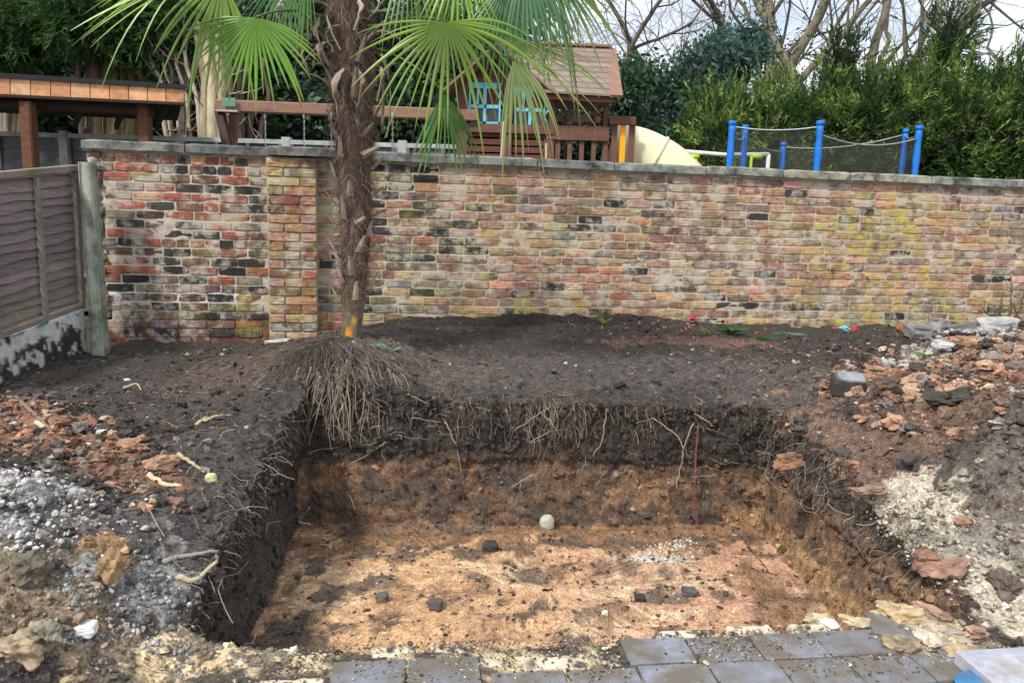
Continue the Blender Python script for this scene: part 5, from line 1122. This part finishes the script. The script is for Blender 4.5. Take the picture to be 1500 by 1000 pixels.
def sheet(name, pts, z, label, cat, m, n=10, wv=.012):
    a, b_, c_, d_ = [WZ(px, py, z) for px, py in pts]; V = []
    for i in range(n):
        for j in range(n): u, v = i/(n-1), j/(n-1); p = (a*(1-u)+b_*u)*(1-v)+(d_*(1-u)+c_*u)*v; p[2] = z+wv*float(fbm(p, 9, 2)); V.append(p)
    V = np.array(V); V2 = V-(0, 0, .002); F_ = np.array([[i*n+j, (i+1)*n+j, (i+1)*n+j+1, i*n+j+1] for i in range(n-1) for j in range(n-1)])
    return thing(name, MB().add(np.vstack([V, V2]), [F_, F_[:, ::-1]+n*n]), m, V.mean(0), label, cat, smooth=True)
sheet('blue_sheet', [(1455, 972), (1530, 950), (1560, 975), (1470, 990)], .045, 'bright blue plastic sheet under the loose slab at right edge', 'plastic sheet', BLUET)
sheet('blue_sheet', [(1396, 990), (1436, 976), (1440, 1010), (1402, 1012)], .03, 'dull blue plastic scrap sticking out left of the loose slab', 'plastic sheet', mat('dull_blue_plastic', (.05, .18, .36), .4, .3, 12, .3, .003, spec=.5, dirt=(.1, .09, .08), dirtamt=.4))

# ================================================================== STONES AND RUBBLE
RK = mat('stone', 'attr', .8, .35, 16, .7, .006, spec=.3)
def stone(name, px, py, z, size, col, label, cat='stone', seed=0, rot=(0, 0, 0), box=.5, rough=.22, sink=.35, group=None, sub=3, floor=False, jit=.3, m=None):
    q = fseat(px, py) if floor else seat(px, py, z); V, F_ = rock(seed, size, sub, rough, box=box); V = V@rotm(*rot).T; q[2] += size[2]*(1-sink)
    c = np.array(col)*(1+jit*fbm(V*14+seed, 1.5, 3))[:, None]
    return thing(name, MB().add(V+q, F_, np.clip(c, .01, .85)), m or RK, q, label, cat, group, smooth=name in ('concrete_ball',))
# the squared block on the terrace
q = seat(1241, 576, .55); V, F_ = ICO[3]; V = np.sign(V)*np.abs(V)**.32; V = V/np.abs(V).max(0)*np.array((.090, .070, .058)); V[:, 0] *= 1-.12*(V[:, 2] > 0)*(V[:, 2]/.075); V[:, 2] += V[:, 0]*.10; V = V+.010*fbm(V, 14, 4)[:, None]*unit((1, 1, 1)); tz_ = V[:, 2].copy(); V = V@rotm(.22, .03, -.22).T+(0, 0, .045)
top_ = sst(.045, .058, tz_+.008*fbm(V, 30, 3))[:, None]; c = np.array((.06, .052, .045))*(1-top_)+np.array((.26, .28, .29))*top_  # light from above painted into the colour: pale top, dark sides
thing('stone_block', MB().add(V+q, F_, c), RK, q, 'squared grey stone block, light painted pale on its top, lying on the dark terrace at right', 'stone')
stone('concrete_ball', 801, 772, 0, (.043, .04, .047), (.50, .49, .42), 'round pale concrete core resting against the back of the pit floor', 'concrete lump', 11, sink=.1, box=.1, rough=.12, floor=True)
stone('dark_stone', 718, 803, 0, (.042, .032, .032), (.05, .045, .042), 'black angular stone on the pit floor near its middle', 'stone', 12, floor=True)
stone('dark_stone', 638, 886, 0, (.032, .025, .024), (.10, .09, .085), 'grey black stone on the pit floor toward the front left', 'stone', 13, floor=True)
stone('dark_stone', 560, 880, 0, (.026, .022, .02), (.12, .11, .10), 'small grey stone left of the front grey black stone on the pit floor', 'stone', 14, floor=True)
stone('dark_stone', 1010, 865, 0, (.036, .028, .018), (.10, .10, .10), 'flat grey stone on the right half of the pit floor', 'stone', 15, floor=True)
stone('dark_stone', 937, 876, 0, (.025, .02, .018), (.05, .045, .045), 'black stone left of the flat grey one on the pit floor', 'stone', 16, floor=True)
stone('white_pebble', 886, 898, 0, (.014, .012, .010), (.7, .66, .58), 'tiny white pebble on the front of the pit floor', 'pebble', 17, floor=True)
stone('white_stone', 128, 948, .12, (.030, .024, .02), (.72, .72, .7), 'white stone chip in the rubble at lower left', 'stone', 18)
stone('tan_chip', 309, 683, .42, (.022, .014, .018), (.62, .60, .28), 'small yellow leaf coloured chip by the left rim', 'stone chip', 19)
stone('white_stone', 83, 596, .5, (.022, .018, .012), (.65, .67, .66), 'small white stone beside the brown ridge at left', 'stone', 20)
stone('white_stone', 148, 622, .5, (.020, .015, .012), (.65, .67, .66), 'small white stone at the ridge end on the left terrace', 'stone', 21)
stone('grey_boulder', 45, 858, .3, (.05, .045, .05), (.14, .12, .085), 'rounded mossy grey boulder in the left spoil, nearer the gravel', 'boulder', 22, box=.1, rough=.6)
stone('grey_boulder', 12, 850, .3, (.045, .04, .04), (.22, .18, .12), 'tan boulder cut by the left photo edge', 'boulder', 23, box=.1, rough=.6)
stone('tan_boulder', 30, 928, .25, (.06, .05, .04), (.36, .27, .18), 'angular tan boulder in the lower left spoil', 'boulder', 24, rot=(.2, .3, .5), box=.1, rough=.7)
stone('tan_boulder', 68, 935, .2, (.04, .035, .045), (.26, .24, .18), 'upright grey tan stone beside the angular tan boulder', 'boulder', 25, box=.1, rough=.6)
stone('sandy_clod', 158, 808, .36, (.035, .03, .05), (.30, .20, .11), 'upright sandy ochre clod standing above the pale grey patch', 'clod', 26, rot=(0, .3, 0), rough=.7, box=.1)
# clods and clay lumps that can be told apart on the right heap
CL = [((1310,632),(.055,.04,.035),(.40,.24,.15),'orange brown clay lump under the hollow in the right heap'),((1333,622),(.05,.04,.03),(.36,.21,.13),'orange brown clay lump touching the first one at its right'),((1298,600),(.10,.07,.06),(.10,.07,.05),'large dark clod with a pale face left of the heap hollow'),((1280,664),(.07,.03,.02),(.27,.19,.13),'long flat brown clay slab at the foot of the right heap'),((1375,600),(.04,.03,.025),(.52,.30,.22),'pinkish clay lump in the middle of the right heap'),((1352,596),(.035,.03,.02),(.52,.32,.24),'small pinkish clay lump left of the other pinkish one'),((1400,712),(.075,.045,.03),(.28,.17,.12),'flat brown clay plate uppermost of the stack above the sand'),((1370,705),(.05,.04,.035),(.27,.15,.10),'brown clay lump left of the stacked plates above the sand'),((1395,728),(.07,.035,.02),(.30,.19,.14),'thin curled clay plate under the stack above the sand'),((1425,700),(.04,.03,.02),(.32,.18,.12),'small red brown clay lump right of the stacked plates'),((1255,640),(.03,.025,.015),(.30,.16,.10),'small red brown clay lump left of the heap foot'),((1215,578),(.05,.03,.02),(.24,.13,.08),'crumbled red brown clod left of the squared block'),((1140,545),(.03,.02,.015),(.14,.11,.09),'small brown clod on the terrace near the back'),((1420,520),(.07,.05,.04),(.34,.21,.14),'brown clay lump at the crest of the right heap'),((1345,548),(.07,.05,.035),(.33,.21,.13),'ochre clay lump on the left shoulder of the right heap'),((1318,535),(.05,.03,.025),(.30,.18,.12),'lower ochre clay lump at the left toe of the heap shoulder'),((1450,560),(.06,.05,.04),(.32,.25,.19),'grey tan stone high on the right heap'),((1465,590),(.045,.035,.03),(.25,.23,.21),'grey stone right of centre on the heap'),((1435,575),(.04,.03,.04),(.06,.055,.05),'black clod under the grey tan stone on the heap'),((1478,640),(.05,.04,.03),(.16,.13,.11),'dull brown stone near the right edge mid height'),((1490,725),(.05,.05,.06),(.13,.10,.08),'dark stump like clod at the right edge above the sand'),((1452,742),(.04,.025,.02),(.42,.27,.2),'pinkish clay lump at the sand edge near the right border'),((1290,570),(.035,.03,.02),(.10,.08,.07),'grey brown clod between squared block and heap'),((1240,630),(.04,.03,.02),(.09,.075,.065),'dark clod at the heap foot near the pit rim'),((1160,635),(.06,.03,.03),(.22,.12,.07),'orange brown clod on the pit rim back right corner'),((1392,640),(.10,.06,.04),(.055,.047,.04),'black clod low in the middle of the right heap'),((1340,660),(.06,.045,.035),(.07,.06,.052),'dark clod before the flat brown slab')]
for i_, ((px, py), sz, c, lab) in enumerate(CL):
    stone('clay_lump', px, py, .5 if py > 560 else .7, tuple(s*.95 for s in sz), c, lab, 'clay lump', 600+i_, (random.uniform(-.2, .2), random.uniform(-.2, .2), random.uniform(-.8, .8)), .12, .75, .5, sub=3, jit=.4)
# ridge lumps, left
for i_, ((px, py), sz, c, lab) in enumerate([((25,590),(.06,.05,.03),(.30,.16,.09),'orange brown clod at the left end of the brown ridge'),((90,618),(.05,.04,.03),(.25,.14,.09),'red brown clod midway along the brown ridge'),((128,612),(.04,.03,.03),(.22,.12,.08),'red brown clod on the back edge of the brown ridge'),((195,640),(.05,.04,.03),(.32,.19,.12),'tan clod on the crest of the ridge right of the bend'),((235,655),(.05,.035,.03),(.34,.21,.13),'tan crumbly clod near the right end of the ridge'),((250,685),(.06,.04,.02),(.20,.12,.08),'brown clod low at the right end of the ridge')]):
    stone('ridge_clod', px, py, .5, sz, c, lab, 'clod', 700+i_, (0, 0, i_), .1, .75, .5, sub=3)
# pale rubble and slabs by the wall at the right
for i_, ((px, py), sz, c, lab) in enumerate([((1345,487),(.11,.07,.05),(.20,.20,.19),'grey slab fragment left in the ash heap by the wall'),((1375,478),(.09,.07,.06),(.24,.24,.23),'leaning grey slab fragment in the ash heap by the wall'),((1405,488),(.12,.06,.035),(.17,.17,.165),'dark grey slab fragment across the front of the ash heap'),((1390,510),(.10,.05,.02),(.42,.43,.41),'flat pale slab on the ground before the ash heap'),((1460,484),(.13,.08,.05),(.38,.38,.37),'pale grey rubble mound right of the slab fragments'),((405,508),(.09,.03,.012),(.5,.48,.44),'thin pale slab edge sticking from the bank left of the palm')]):
    stone('slab_fragment', px, py, .74 if px > 500 else .6, sz, c, lab, 'slab fragment', 800+i_, (random.uniform(-.3, .3), random.uniform(-.2, .2), random.uniform(-.4, .4)), .6, .25, .3, sub=2)
# white gravel left, grey gravel: too many to count
def gravel(name, spots, n, size, cols, label, seed):
    r = np.random.default_rng(seed); mb = MB()
    for (px, py, z, rx, ry), m in zip(spots, n):
        c0 = WZ(px, py, z)
        for _ in range(m):
            x, y = c0[0]+r.normal(0, rx*.42), c0[1]+r.normal(0, ry*.42); zz = float(GH(x, y)); s = size[0]*(size[1]/size[0])**(r.random()**2)
            V, F_ = ICO[0]; V = np.sign(V)*np.abs(V)**.75*(1+.5*pnoise(V*1.3+r.random(3)*50))[:, None]*r.uniform(.6, 1.2, 3); mb.add(V@rotm(*r.random(3)*6).T*s+(x, y, zz+s*.05), F_, np.array(cols[r.integers(len(cols))])*r.uniform(.5, 1.05))
    return thing(name, mb, RK, (0, 0, 0), label, 'gravel', kind='stuff')
_tx, _ty, _tz = TOP[NF+NW:, :, 0], TOP[NF+NW:, :, 1], TOP[NF+NW:, :, 2]
_gi = {}
_cell = .02; _kx = np.floor(_tx/_cell).astype(int).ravel(); _ky = np.floor(_ty/_cell).astype(int).ravel()
for a, b_, c_ in zip(_kx, _ky, _tz.ravel()): _gi[(a, b_)] = c_
def GH(x, y):
    a, b_ = int(math.floor(x/_cell)), int(math.floor(y/_cell))
    for d in ((0, 0), (1, 0), (0, 1), (-1, 0), (0, -1), (1, 1), (-1, -1), (2, 0), (0, 2)):
        if (a+d[0], b_+d[1]) in _gi: return _gi[(a+d[0], b_+d[1])]
    return ground(x, y)
gravel('white_gravel', [(25,700,.45,.45,.16),(45,745,.41,.42,.18),(15,770,.40,.3,.15),(110,765,.37,.3,.10)], (300,220,160,40), (.004,.014), [(.62,.60,.57),(.5,.48,.46),(.7,.69,.66),(.35,.33,.31)], 'white and pale grey gravel spilled over the left spoil', 1)
gravel('grey_gravel', [(125,880,.26,.12,.12),(225,865,.2,.13,.12),(215,910,.16,.2,.07),(90,905,.2,.2,.08),(180,945,.08,.25,.06),(300,985,.0,.3,.05)], (360,300,200,160,160,120), (.003,.010), [(.42,.45,.44),(.34,.35,.34),(.26,.25,.24),(.5,.5,.48),(.2,.18,.16)], 'blue grey and white gravel patches on the lower left slope', 2)
gravel('sand_grit', [(1330,745,.31,.14,.10),(1380,790,.24,.18,.12),(1430,830,.19,.2,.12),(1480,870,.13,.2,.12)], (260,300,300,260), (.003,.011), [(.55,.49,.38),(.6,.55,.45),(.4,.35,.27),(.16,.13,.11)], 'pale sandy grit in a band along the right rim', 3)
gravel('ash_rubble', [(1430,482,.78,.35,.10),(1470,496,.8,.3,.10),(1375,500,.74,.25,.08)], (260,240,160), (.008,.03), [(.42,.42,.41),(.3,.29,.28),(.2,.19,.18),(.5,.49,.47)], 'grey ash rubble heaped against the wall at right', 4)
gravel('chalk_bits', [(972,785,0,.13,.04)], (0,), (.004,.014), [(.6,.63,.56)], 'x', 5) if False else None
mb = MB(); r = np.random.default_rng(9)
for _ in range(90):
    q = fseat(985+r.normal(0, 22), 800+r.normal(0, 7)); s = r.uniform(.003, .011); V, F_ = ICO[0]; mb.add(V*s*r.uniform(.6, 1.2, 3)+q, F_, np.array((.60, .66, .58))*r.uniform(.6, 1.1))
thing('chalk_crumbs', mb, RK, (0, 0, 0), 'spill of pale chalky crumbs on the right half of the pit floor', 'chalk', kind='stuff')

# ================================================================== ROOTS, STICKS, CABLE
def path3(pts, Y=None, z=None, wig=.004, n=5, seed=0, lift=0.):
    r = np.random.default_rng(seed); P = []
    for p in pts: P.append(WY(p[0], p[1], p[2]))
    P = np.array(P); t = np.linspace(0, len(P)-1, (len(P)-1)*n+1); Q = np.stack([np.interp(t, range(len(P)), P[:, k]) for k in range(3)], 1)
    for _ in range(2): Q[1:-1] = (Q[:-2]+2*Q[1:-1]+Q[2:])/4
    return Q+r.normal(0, wig, Q.shape)
def wallY(px): return 4.03+.12*(px-430)/700-.05
RC = (.36, .30, .23)
for i_, (pts, rad_, c, lab) in enumerate([
 ([(955,612,0),(985,630,0),(1003,655,0),(995,690,0),(990,715,0)], .0045, RC, 'pale forked root hanging down the back face left of the purple cable'),
 ([(1016,620,0),(1003,650,0),(1000,668,0)], .004, RC, 'short pale root slanting between the forked root and the cable'),
 ([(1018,606,0),(1035,616,0),(1045,624,0)], .005, (.32,.26,.2), 'pale stub of root right above the purple cable'),
 ([(930,620,0),(955,612,0),(985,605,0)], .005, (.13,.11,.09), 'dark horizontal root along the top of the back face'),
 ([(1035,628,0),(1050,632,0),(1066,638,0)], .005, (.10,.085,.07), 'dark stub of root on the back face right of the cable'),
 ([(652,617,0),(664,640,0),(672,665,0),(677,690,0)], .005, (.34,.28,.2), 'single pale root hanging alone right of the palm root mass'),
 ([(752,632,0),(780,612,0),(806,597,0)], .0035, RC, 'thin pale root slanting up the middle of the back face'),
 ([(776,648,0),(792,638,0),(808,630,0)], .003, RC, 'short thin pale root below the slanting one on the back face'),
 ([(890,597,0),(885,620,0),(884,640,0),(868,670,0)], .004, RC, 'pale root hanging from the tangle at the middle of the back rim'),
 ([(750,712,0),(770,702,0),(785,692,0)], .003, RC, 'thin root lying in the brown clay of the back face'),
 ([(763,704,0),(762,715,0),(764,725,0)], .0028, RC, 'tiny root fork in the brown clay of the back face'),
 ([(565,648,0),(540,665,0),(508,682,0)], .003, RC, 'thin root trailing left from under the palm root mass')]):
    q = path3([(p[0], p[1], wallY(p[0])-.0) for p in pts], seed=i_, wig=.003); thing('hanging_root', MB().tube(q, np.linspace(rad_, rad_*.6, len(q)), 5, c), ROOTM, q[0], lab, 'root', smooth=True)
q = path3([(1022,622,wallY(1020)-.01),(1020,660,wallY(1020)-.03),(1018,700,wallY(1020)-.05),(1017,740,wallY(1020)-.06),(1023,768,wallY(1020)-.08)], seed=55, wig=.001)
thing('purple_cable', MB().tube(q, .0048, 7, (.20, .06, .07)), mat('cable_sleeve', 'attr', .5, .15, 20, .1, .001), q[0], 'thin dark red cable hanging straight down the back face of the pit', 'cable', smooth=True)
def stick(pts, rad_, c, lab, cat='stick', seed=0, lift=.012, floor=False, name='stick', z=.4):
    P = []
    for p in pts: s_ = fseat(*p[:2]) if floor else seat(p[0], p[1], p[2] if len(p) > 2 else z); P.append(s_+(0, 0, lift))
    P = np.array(P); t = np.linspace(0, len(P)-1, (len(P)-1)*5+1); Q = np.stack([np.interp(t, range(len(P)), P[:, k]) for k in range(3)], 1); r = np.random.default_rng(seed); Q[1:-1] = (Q[:-2]+2*Q[1:-1]+Q[2:])/4; Q += r.normal(0, .002, Q.shape)
    return thing(name, MB().tube(Q, np.linspace(rad_, rad_*.55, len(Q)), 7, c), ROOTM, Q[0], lab, cat, smooth=True)
stick([(22,575,.57),(50,598,.56),(80,620,.53),(104,632,.50)], .011, (.20,.16,.13), 'long grey stick lying along the brown ridge at left', seed=1)
stick([(52,603,.56),(68,614,.54),(78,622,.53)], .013, (.55,.43,.28), 'short peeled tan stick below the long grey stick', seed=2)
stick([(216,684,.44),(240,696,.42),(268,706,.40)], .012, (.58,.47,.32), 'peeled cream stick at the right end of the ridge', seed=3)
stick([(262,672,.42),(282,680,.41),(300,686,.4)], .010, (.45,.36,.22), 'dull cream stick above the peeled one near the left rim', seed=4)
stick([(668-428,812,.28),(262,810,.26),(290,812,.25),(320,809,.24)], .010, (.30,.27,.23), 'upper of two bent grey sticks on the left slope', seed=5)
stick([(258,826,.26),(285,830,.25),(318,820,.24)], .011, (.46,.38,.26), 'lower of two bent sticks with a cream broken tip on the left slope', seed=6)
stick([(300,608,.49),(318,605,.48),(340,600,.48)], .007, (.55,.42,.24), 'small peeled root lying on the left terrace', seed=7)
stick([(288,610,.49),(300,606,.49),(306,604,.49)], .009, (.5,.4,.24), 'short tan stub beside the peeled root on the left terrace', seed=8)
stick([(180,548,.55),(200,546,.55),(206,550,.55)], .006, (.5,.42,.25), 'small straw coloured twig on the left terrace', seed=9)
stick([(1085,790),(1105,810),(1125,830)], .004, (.10,.08,.07), 'thin dark twig on the pit floor at right', seed=10, floor=True)
stick([(1395,472,.86),(1425,476,.88),(1452,480,.86)], .016, (.04,.03,.025), 'charred black stick across the ash heap by the wall', seed=11, lift=.05)
stick([(1065,505,.64),(1085,515,.62),(1100,525,.61)], .005, (.2,.14,.1), 'thin brown twig on the terrace below the red flower', seed=12)
# matted fine roots where the turf was cut through
r = np.random.default_rng(88); mb = MB(); 
def fringe(n, a0, a1, L0, L1, col, dens=None, ring0=0, ringn=6, out_=.6, rad0=.0007, rad1=.0017):
    for _ in range(n):
        a = int(r.integers(a0, a1)) % NA; k = int(r.integers(NF+NW-1-14+ring0, NF+NW-1+ringn)); p = TOP[k, a]; d = np.array([-outd[a, 0]*out_, -outd[a, 1]*out_, -.2])+r.normal(0, .55, 3)
        mb.tube(rootcurve(p, d, r.uniform(L0, L1), r, 6, .22, 1.0), r.uniform(rad0, rad1), 3, np.array(col)*r.uniform(.4, 1.3), cap=False)
fringe(170, 90, 215, .04, .14, (.20, .165, .13)); fringe(200, 10, 280, .03, .11, (.19, .16, .12)); fringe(300, 285, 465, .04, .14, (.26, .23, .19), ring0=-10); fringe(260, 470, 520, .04, .12, (.2, .17, .14)); fringe(350, 720, 895, .03, .10, (.17, .15, .13)); fringe(110, 132, 172, .08, .24, (.27, .22, .17))
thing('fine_roots', mb, ROOTM, (0, 0, 0), 'tangle of hair thin roots hanging from the cut edges of the pit', 'roots', kind='stuff')
mb = MB()
for _ in range(520):
    c = [(230, 560, .53, 130, 30), (200, 740, .38, 90, 45), (700, 530, .6, 250, 25), (1150, 560, .55, 120, 40), (1250, 700, .4, 60, 60), (330, 640, .45, 60, 40), (590, 560, .55, 70, 25)][r.integers(7)]
    q = WZ(c[0]+r.normal(0, c[3]), c[1]+r.normal(0, c[4]), c[2]); x, y = q[0], q[1]
    zc = GH(x, y)+.004; th = r.random()*6.28; p = [np.array([x, y, zc])]; L_ = r.uniform(.03, .16)
    for s_ in range(4): th += r.normal(0, .5); x += math.cos(th)*L_/4; y += math.sin(th)*L_/4; p.append(np.array([x, y, GH(x, y)+.004+r.random()*.008]))
    mb.tube(p, r.uniform(.0006, .0016), 3, np.array((.32, .26, .19))*r.uniform(.4, 1.3), cap=False)
thing('root_litter', mb, ROOTM, (0, 0, 0), 'bits of fine root and straw strewn over the dark terraces', 'roots', kind='stuff')

# ================================================================== PLANTS AND SCRAPS BY THE WALL
def tuft(px, py, z, n, L_, col, label, seed, flat=.4, w_=.008, cat='plant', name='green_shoots'):
    r = np.random.default_rng(seed); q = seat(px, py, z); root = empty(name, q, 0, label, cat); 
    for _ in range(n):
        th = r.random()*6.28; d = unit(np.array([math.cos(th)*flat, math.sin(th)*flat, 1.])); l = L_*r.uniform(.6, 1.1); sd_ = unit(np.cross(d, (math.sin(th*3), math.cos(th*3), .2))); V = []
        for f in (0, .35, .7, 1): p = q+np.array([math.cos(th), math.sin(th), 0])*(.012+f*f*.03*flat/.4)+d*l*f-(0, 0, .02*f*f); ww = w_*(.6+1.2*f-1.75*f*f*f); V += [p-sd_*ww, p+d*0+(0, 0, .002), p+sd_*ww]
        part('leaf', MB().add(V, [np.array([[i*3+j, i*3+j+1, i*3+4+j, i*3+3+j] for i in range(3) for j in (0, 1)])], np.array(col)*r.uniform(.75, 1.25)), LEAF, root)
    return root
tuft(885, 478, .7, 9, .07, (.14, .25, .04), 'small clump of green shoots at the wall foot left of the red flower', 1)
tuft(1037, 488, .69, 10, .07, (.17, .28, .04), 'yellow green shoots at the wall foot under the red flower', 2)
tuft(1360, 512, .72, 22, .05, (.11, .24, .03), 'bright green tuft beside the flat pale slab', 3, .8, .009)
tuft(1310, 535, .64, 6, .05, (.22, .3, .06), 'tiny pale green blades left of the bright green tuft', 4, 1.2, .004)
tuft(1070, 480, .72, 26, .085, (.06, .16, .035), 'leafy green plant at the wall foot right of the red flower', 5, .9, .016)
tuft(1112, 484, .72, 16, .05, (.05, .11, .035), 'low dark green weed right of the leafy plant', 6, 1.2, .012)
tuft(1155, 486, .70, 14, .045, (.13, .23, .15), 'grey green creeping weed left of the turquoise scrap', 7, 1.3, .010)
fl = empty('red_flower', seat(1015, 476, .7), 0, 'red flower at the wall foot between two clumps of shoots', 'flower'); q = rootloc(fl)
part('flower_stalk', MB().tube([q, q+(0, 0, .035)], .003, 5, (.10, .18, .04)), LEAF, fl)
for k in range(7):
    th = k*.9; V, F_ = rock(k, (.016, .016, .011), 1, .2); part('petal', MB().add(V+q+(math.cos(th)*.016, math.sin(th)*.016, .042+.006*(k % 3)), F_, (.62, .03, .06)), LEAF, fl, True)
CLOTH = mat('scrap', 'attr', .7, .35, 20, .5, .004)
def scrap(px, py, z, size, col, label, cat, seed, name):
    q = seat(px, py, z); V, F_ = rock(seed, size, 2, .6); V[:, 2] += .02*fbm(V*20, 1, 2); return thing(name, MB().add(V+q+(0, 0, size[2]*.5), F_, np.array(col)*(1+.4*fbm(V*25, 1, 2))[:, None]), CLOTH, q, label, cat)
scrap(1236, 480, .72, (.05, .02, .022), (.22, .48, .48), 'turquoise scrap at the wall foot between two red scraps', 'scrap', 1, 'turquoise_scrap')
scrap(1250, 477, .73, (.045, .018, .026), (.38, .05, .04), 'larger red scrap right of the turquoise one', 'scrap', 2, 'red_scrap'); scrap(1223, 481, .71, (.025, .015, .02), (.34, .06, .06), 'smaller red scrap left of the turquoise one', 'scrap', 3, 'red_scrap')
scrap(1322, 483, .74, (.045, .03, .05), (.34, .13, .06), 'rust brown leaf heap at the wall foot left of the ash heap', 'leaves', 4, 'leaf_heap')
scrap(552, 511, .70, (.055, .03, .014), (.06, .24, .15), 'scrap of dark green netting on the palm mound', 'netting', 5, 'green_netting'); scrap(578, 515, .68, (.03, .02, .01), (.10, .26, .19), 'small paler green netting scrap right of the larger one', 'netting', 6, 'green_netting')
for i_, (px, py, lab) in enumerate([(440, 457, 'red brick bat at the foot of the wall pier, upper one'), (458, 462, 'red brick bat at the foot of the wall pier, right one'), (481, 456, 'red brick bat right of the pier behind the palm')]): scrap(px, py+8, .62, (.035, .025, .02), (.40, .10, .08), lab, 'brick bat', 20+i_, 'brick_bat')
mb = MB(); r = np.random.default_rng(5)
for _ in range(260):
    q = seat(1000+r.normal(0, 75), 484+r.normal(0, 6), .69); V, Q, c = leaves(q[None]+(0, 0, .008), r, .014, np.array([(.34, .16, .11)])*r.uniform(.5, 1.3)); mb.add(V, [Q], c)
thing('leaf_litter', mb, LEAF, (0, 0, 0), 'brown leaf litter along the wall foot round the red flower', 'leaf litter', kind='stuff')
# bare shrub at the right end of the wall
sb = empty('bare_shrub', seat(1480, 500, .78), 0, 'leafless dark twiggy shrub against the right end of the wall', 'shrub'); r = np.random.default_rng(15)
for px, py, px2, py2 in ((1478,490,1482,405),(1482,492,1503,420),(1470,488,1440,448),(1478,480,1462,452),(1500,480,1480,440),(1490,478,1470,466)):
    a0, b0 = WY(px, py, 6.1), WY(px2, py2, 6.15); t = np.linspace(0, 1, 8)[:, None]; p = a0*(1-t)+b0*t+r.normal(0, .006, (8, 3)); part('stem', MB().tube(p, np.linspace(.009, .004, 8), 5, (.10, .07, .055)), BARK, sb, True)
    for _ in range(5): k = r.integers(2, 7); part('twig', MB().tube(rootcurve(p[k], (r.normal(0, 1), -.1, r.normal(.4, .6)), r.uniform(.06, .2), r, 5, .2, -.3), .0028, 4, (.11, .08, .06)), BARK, sb)
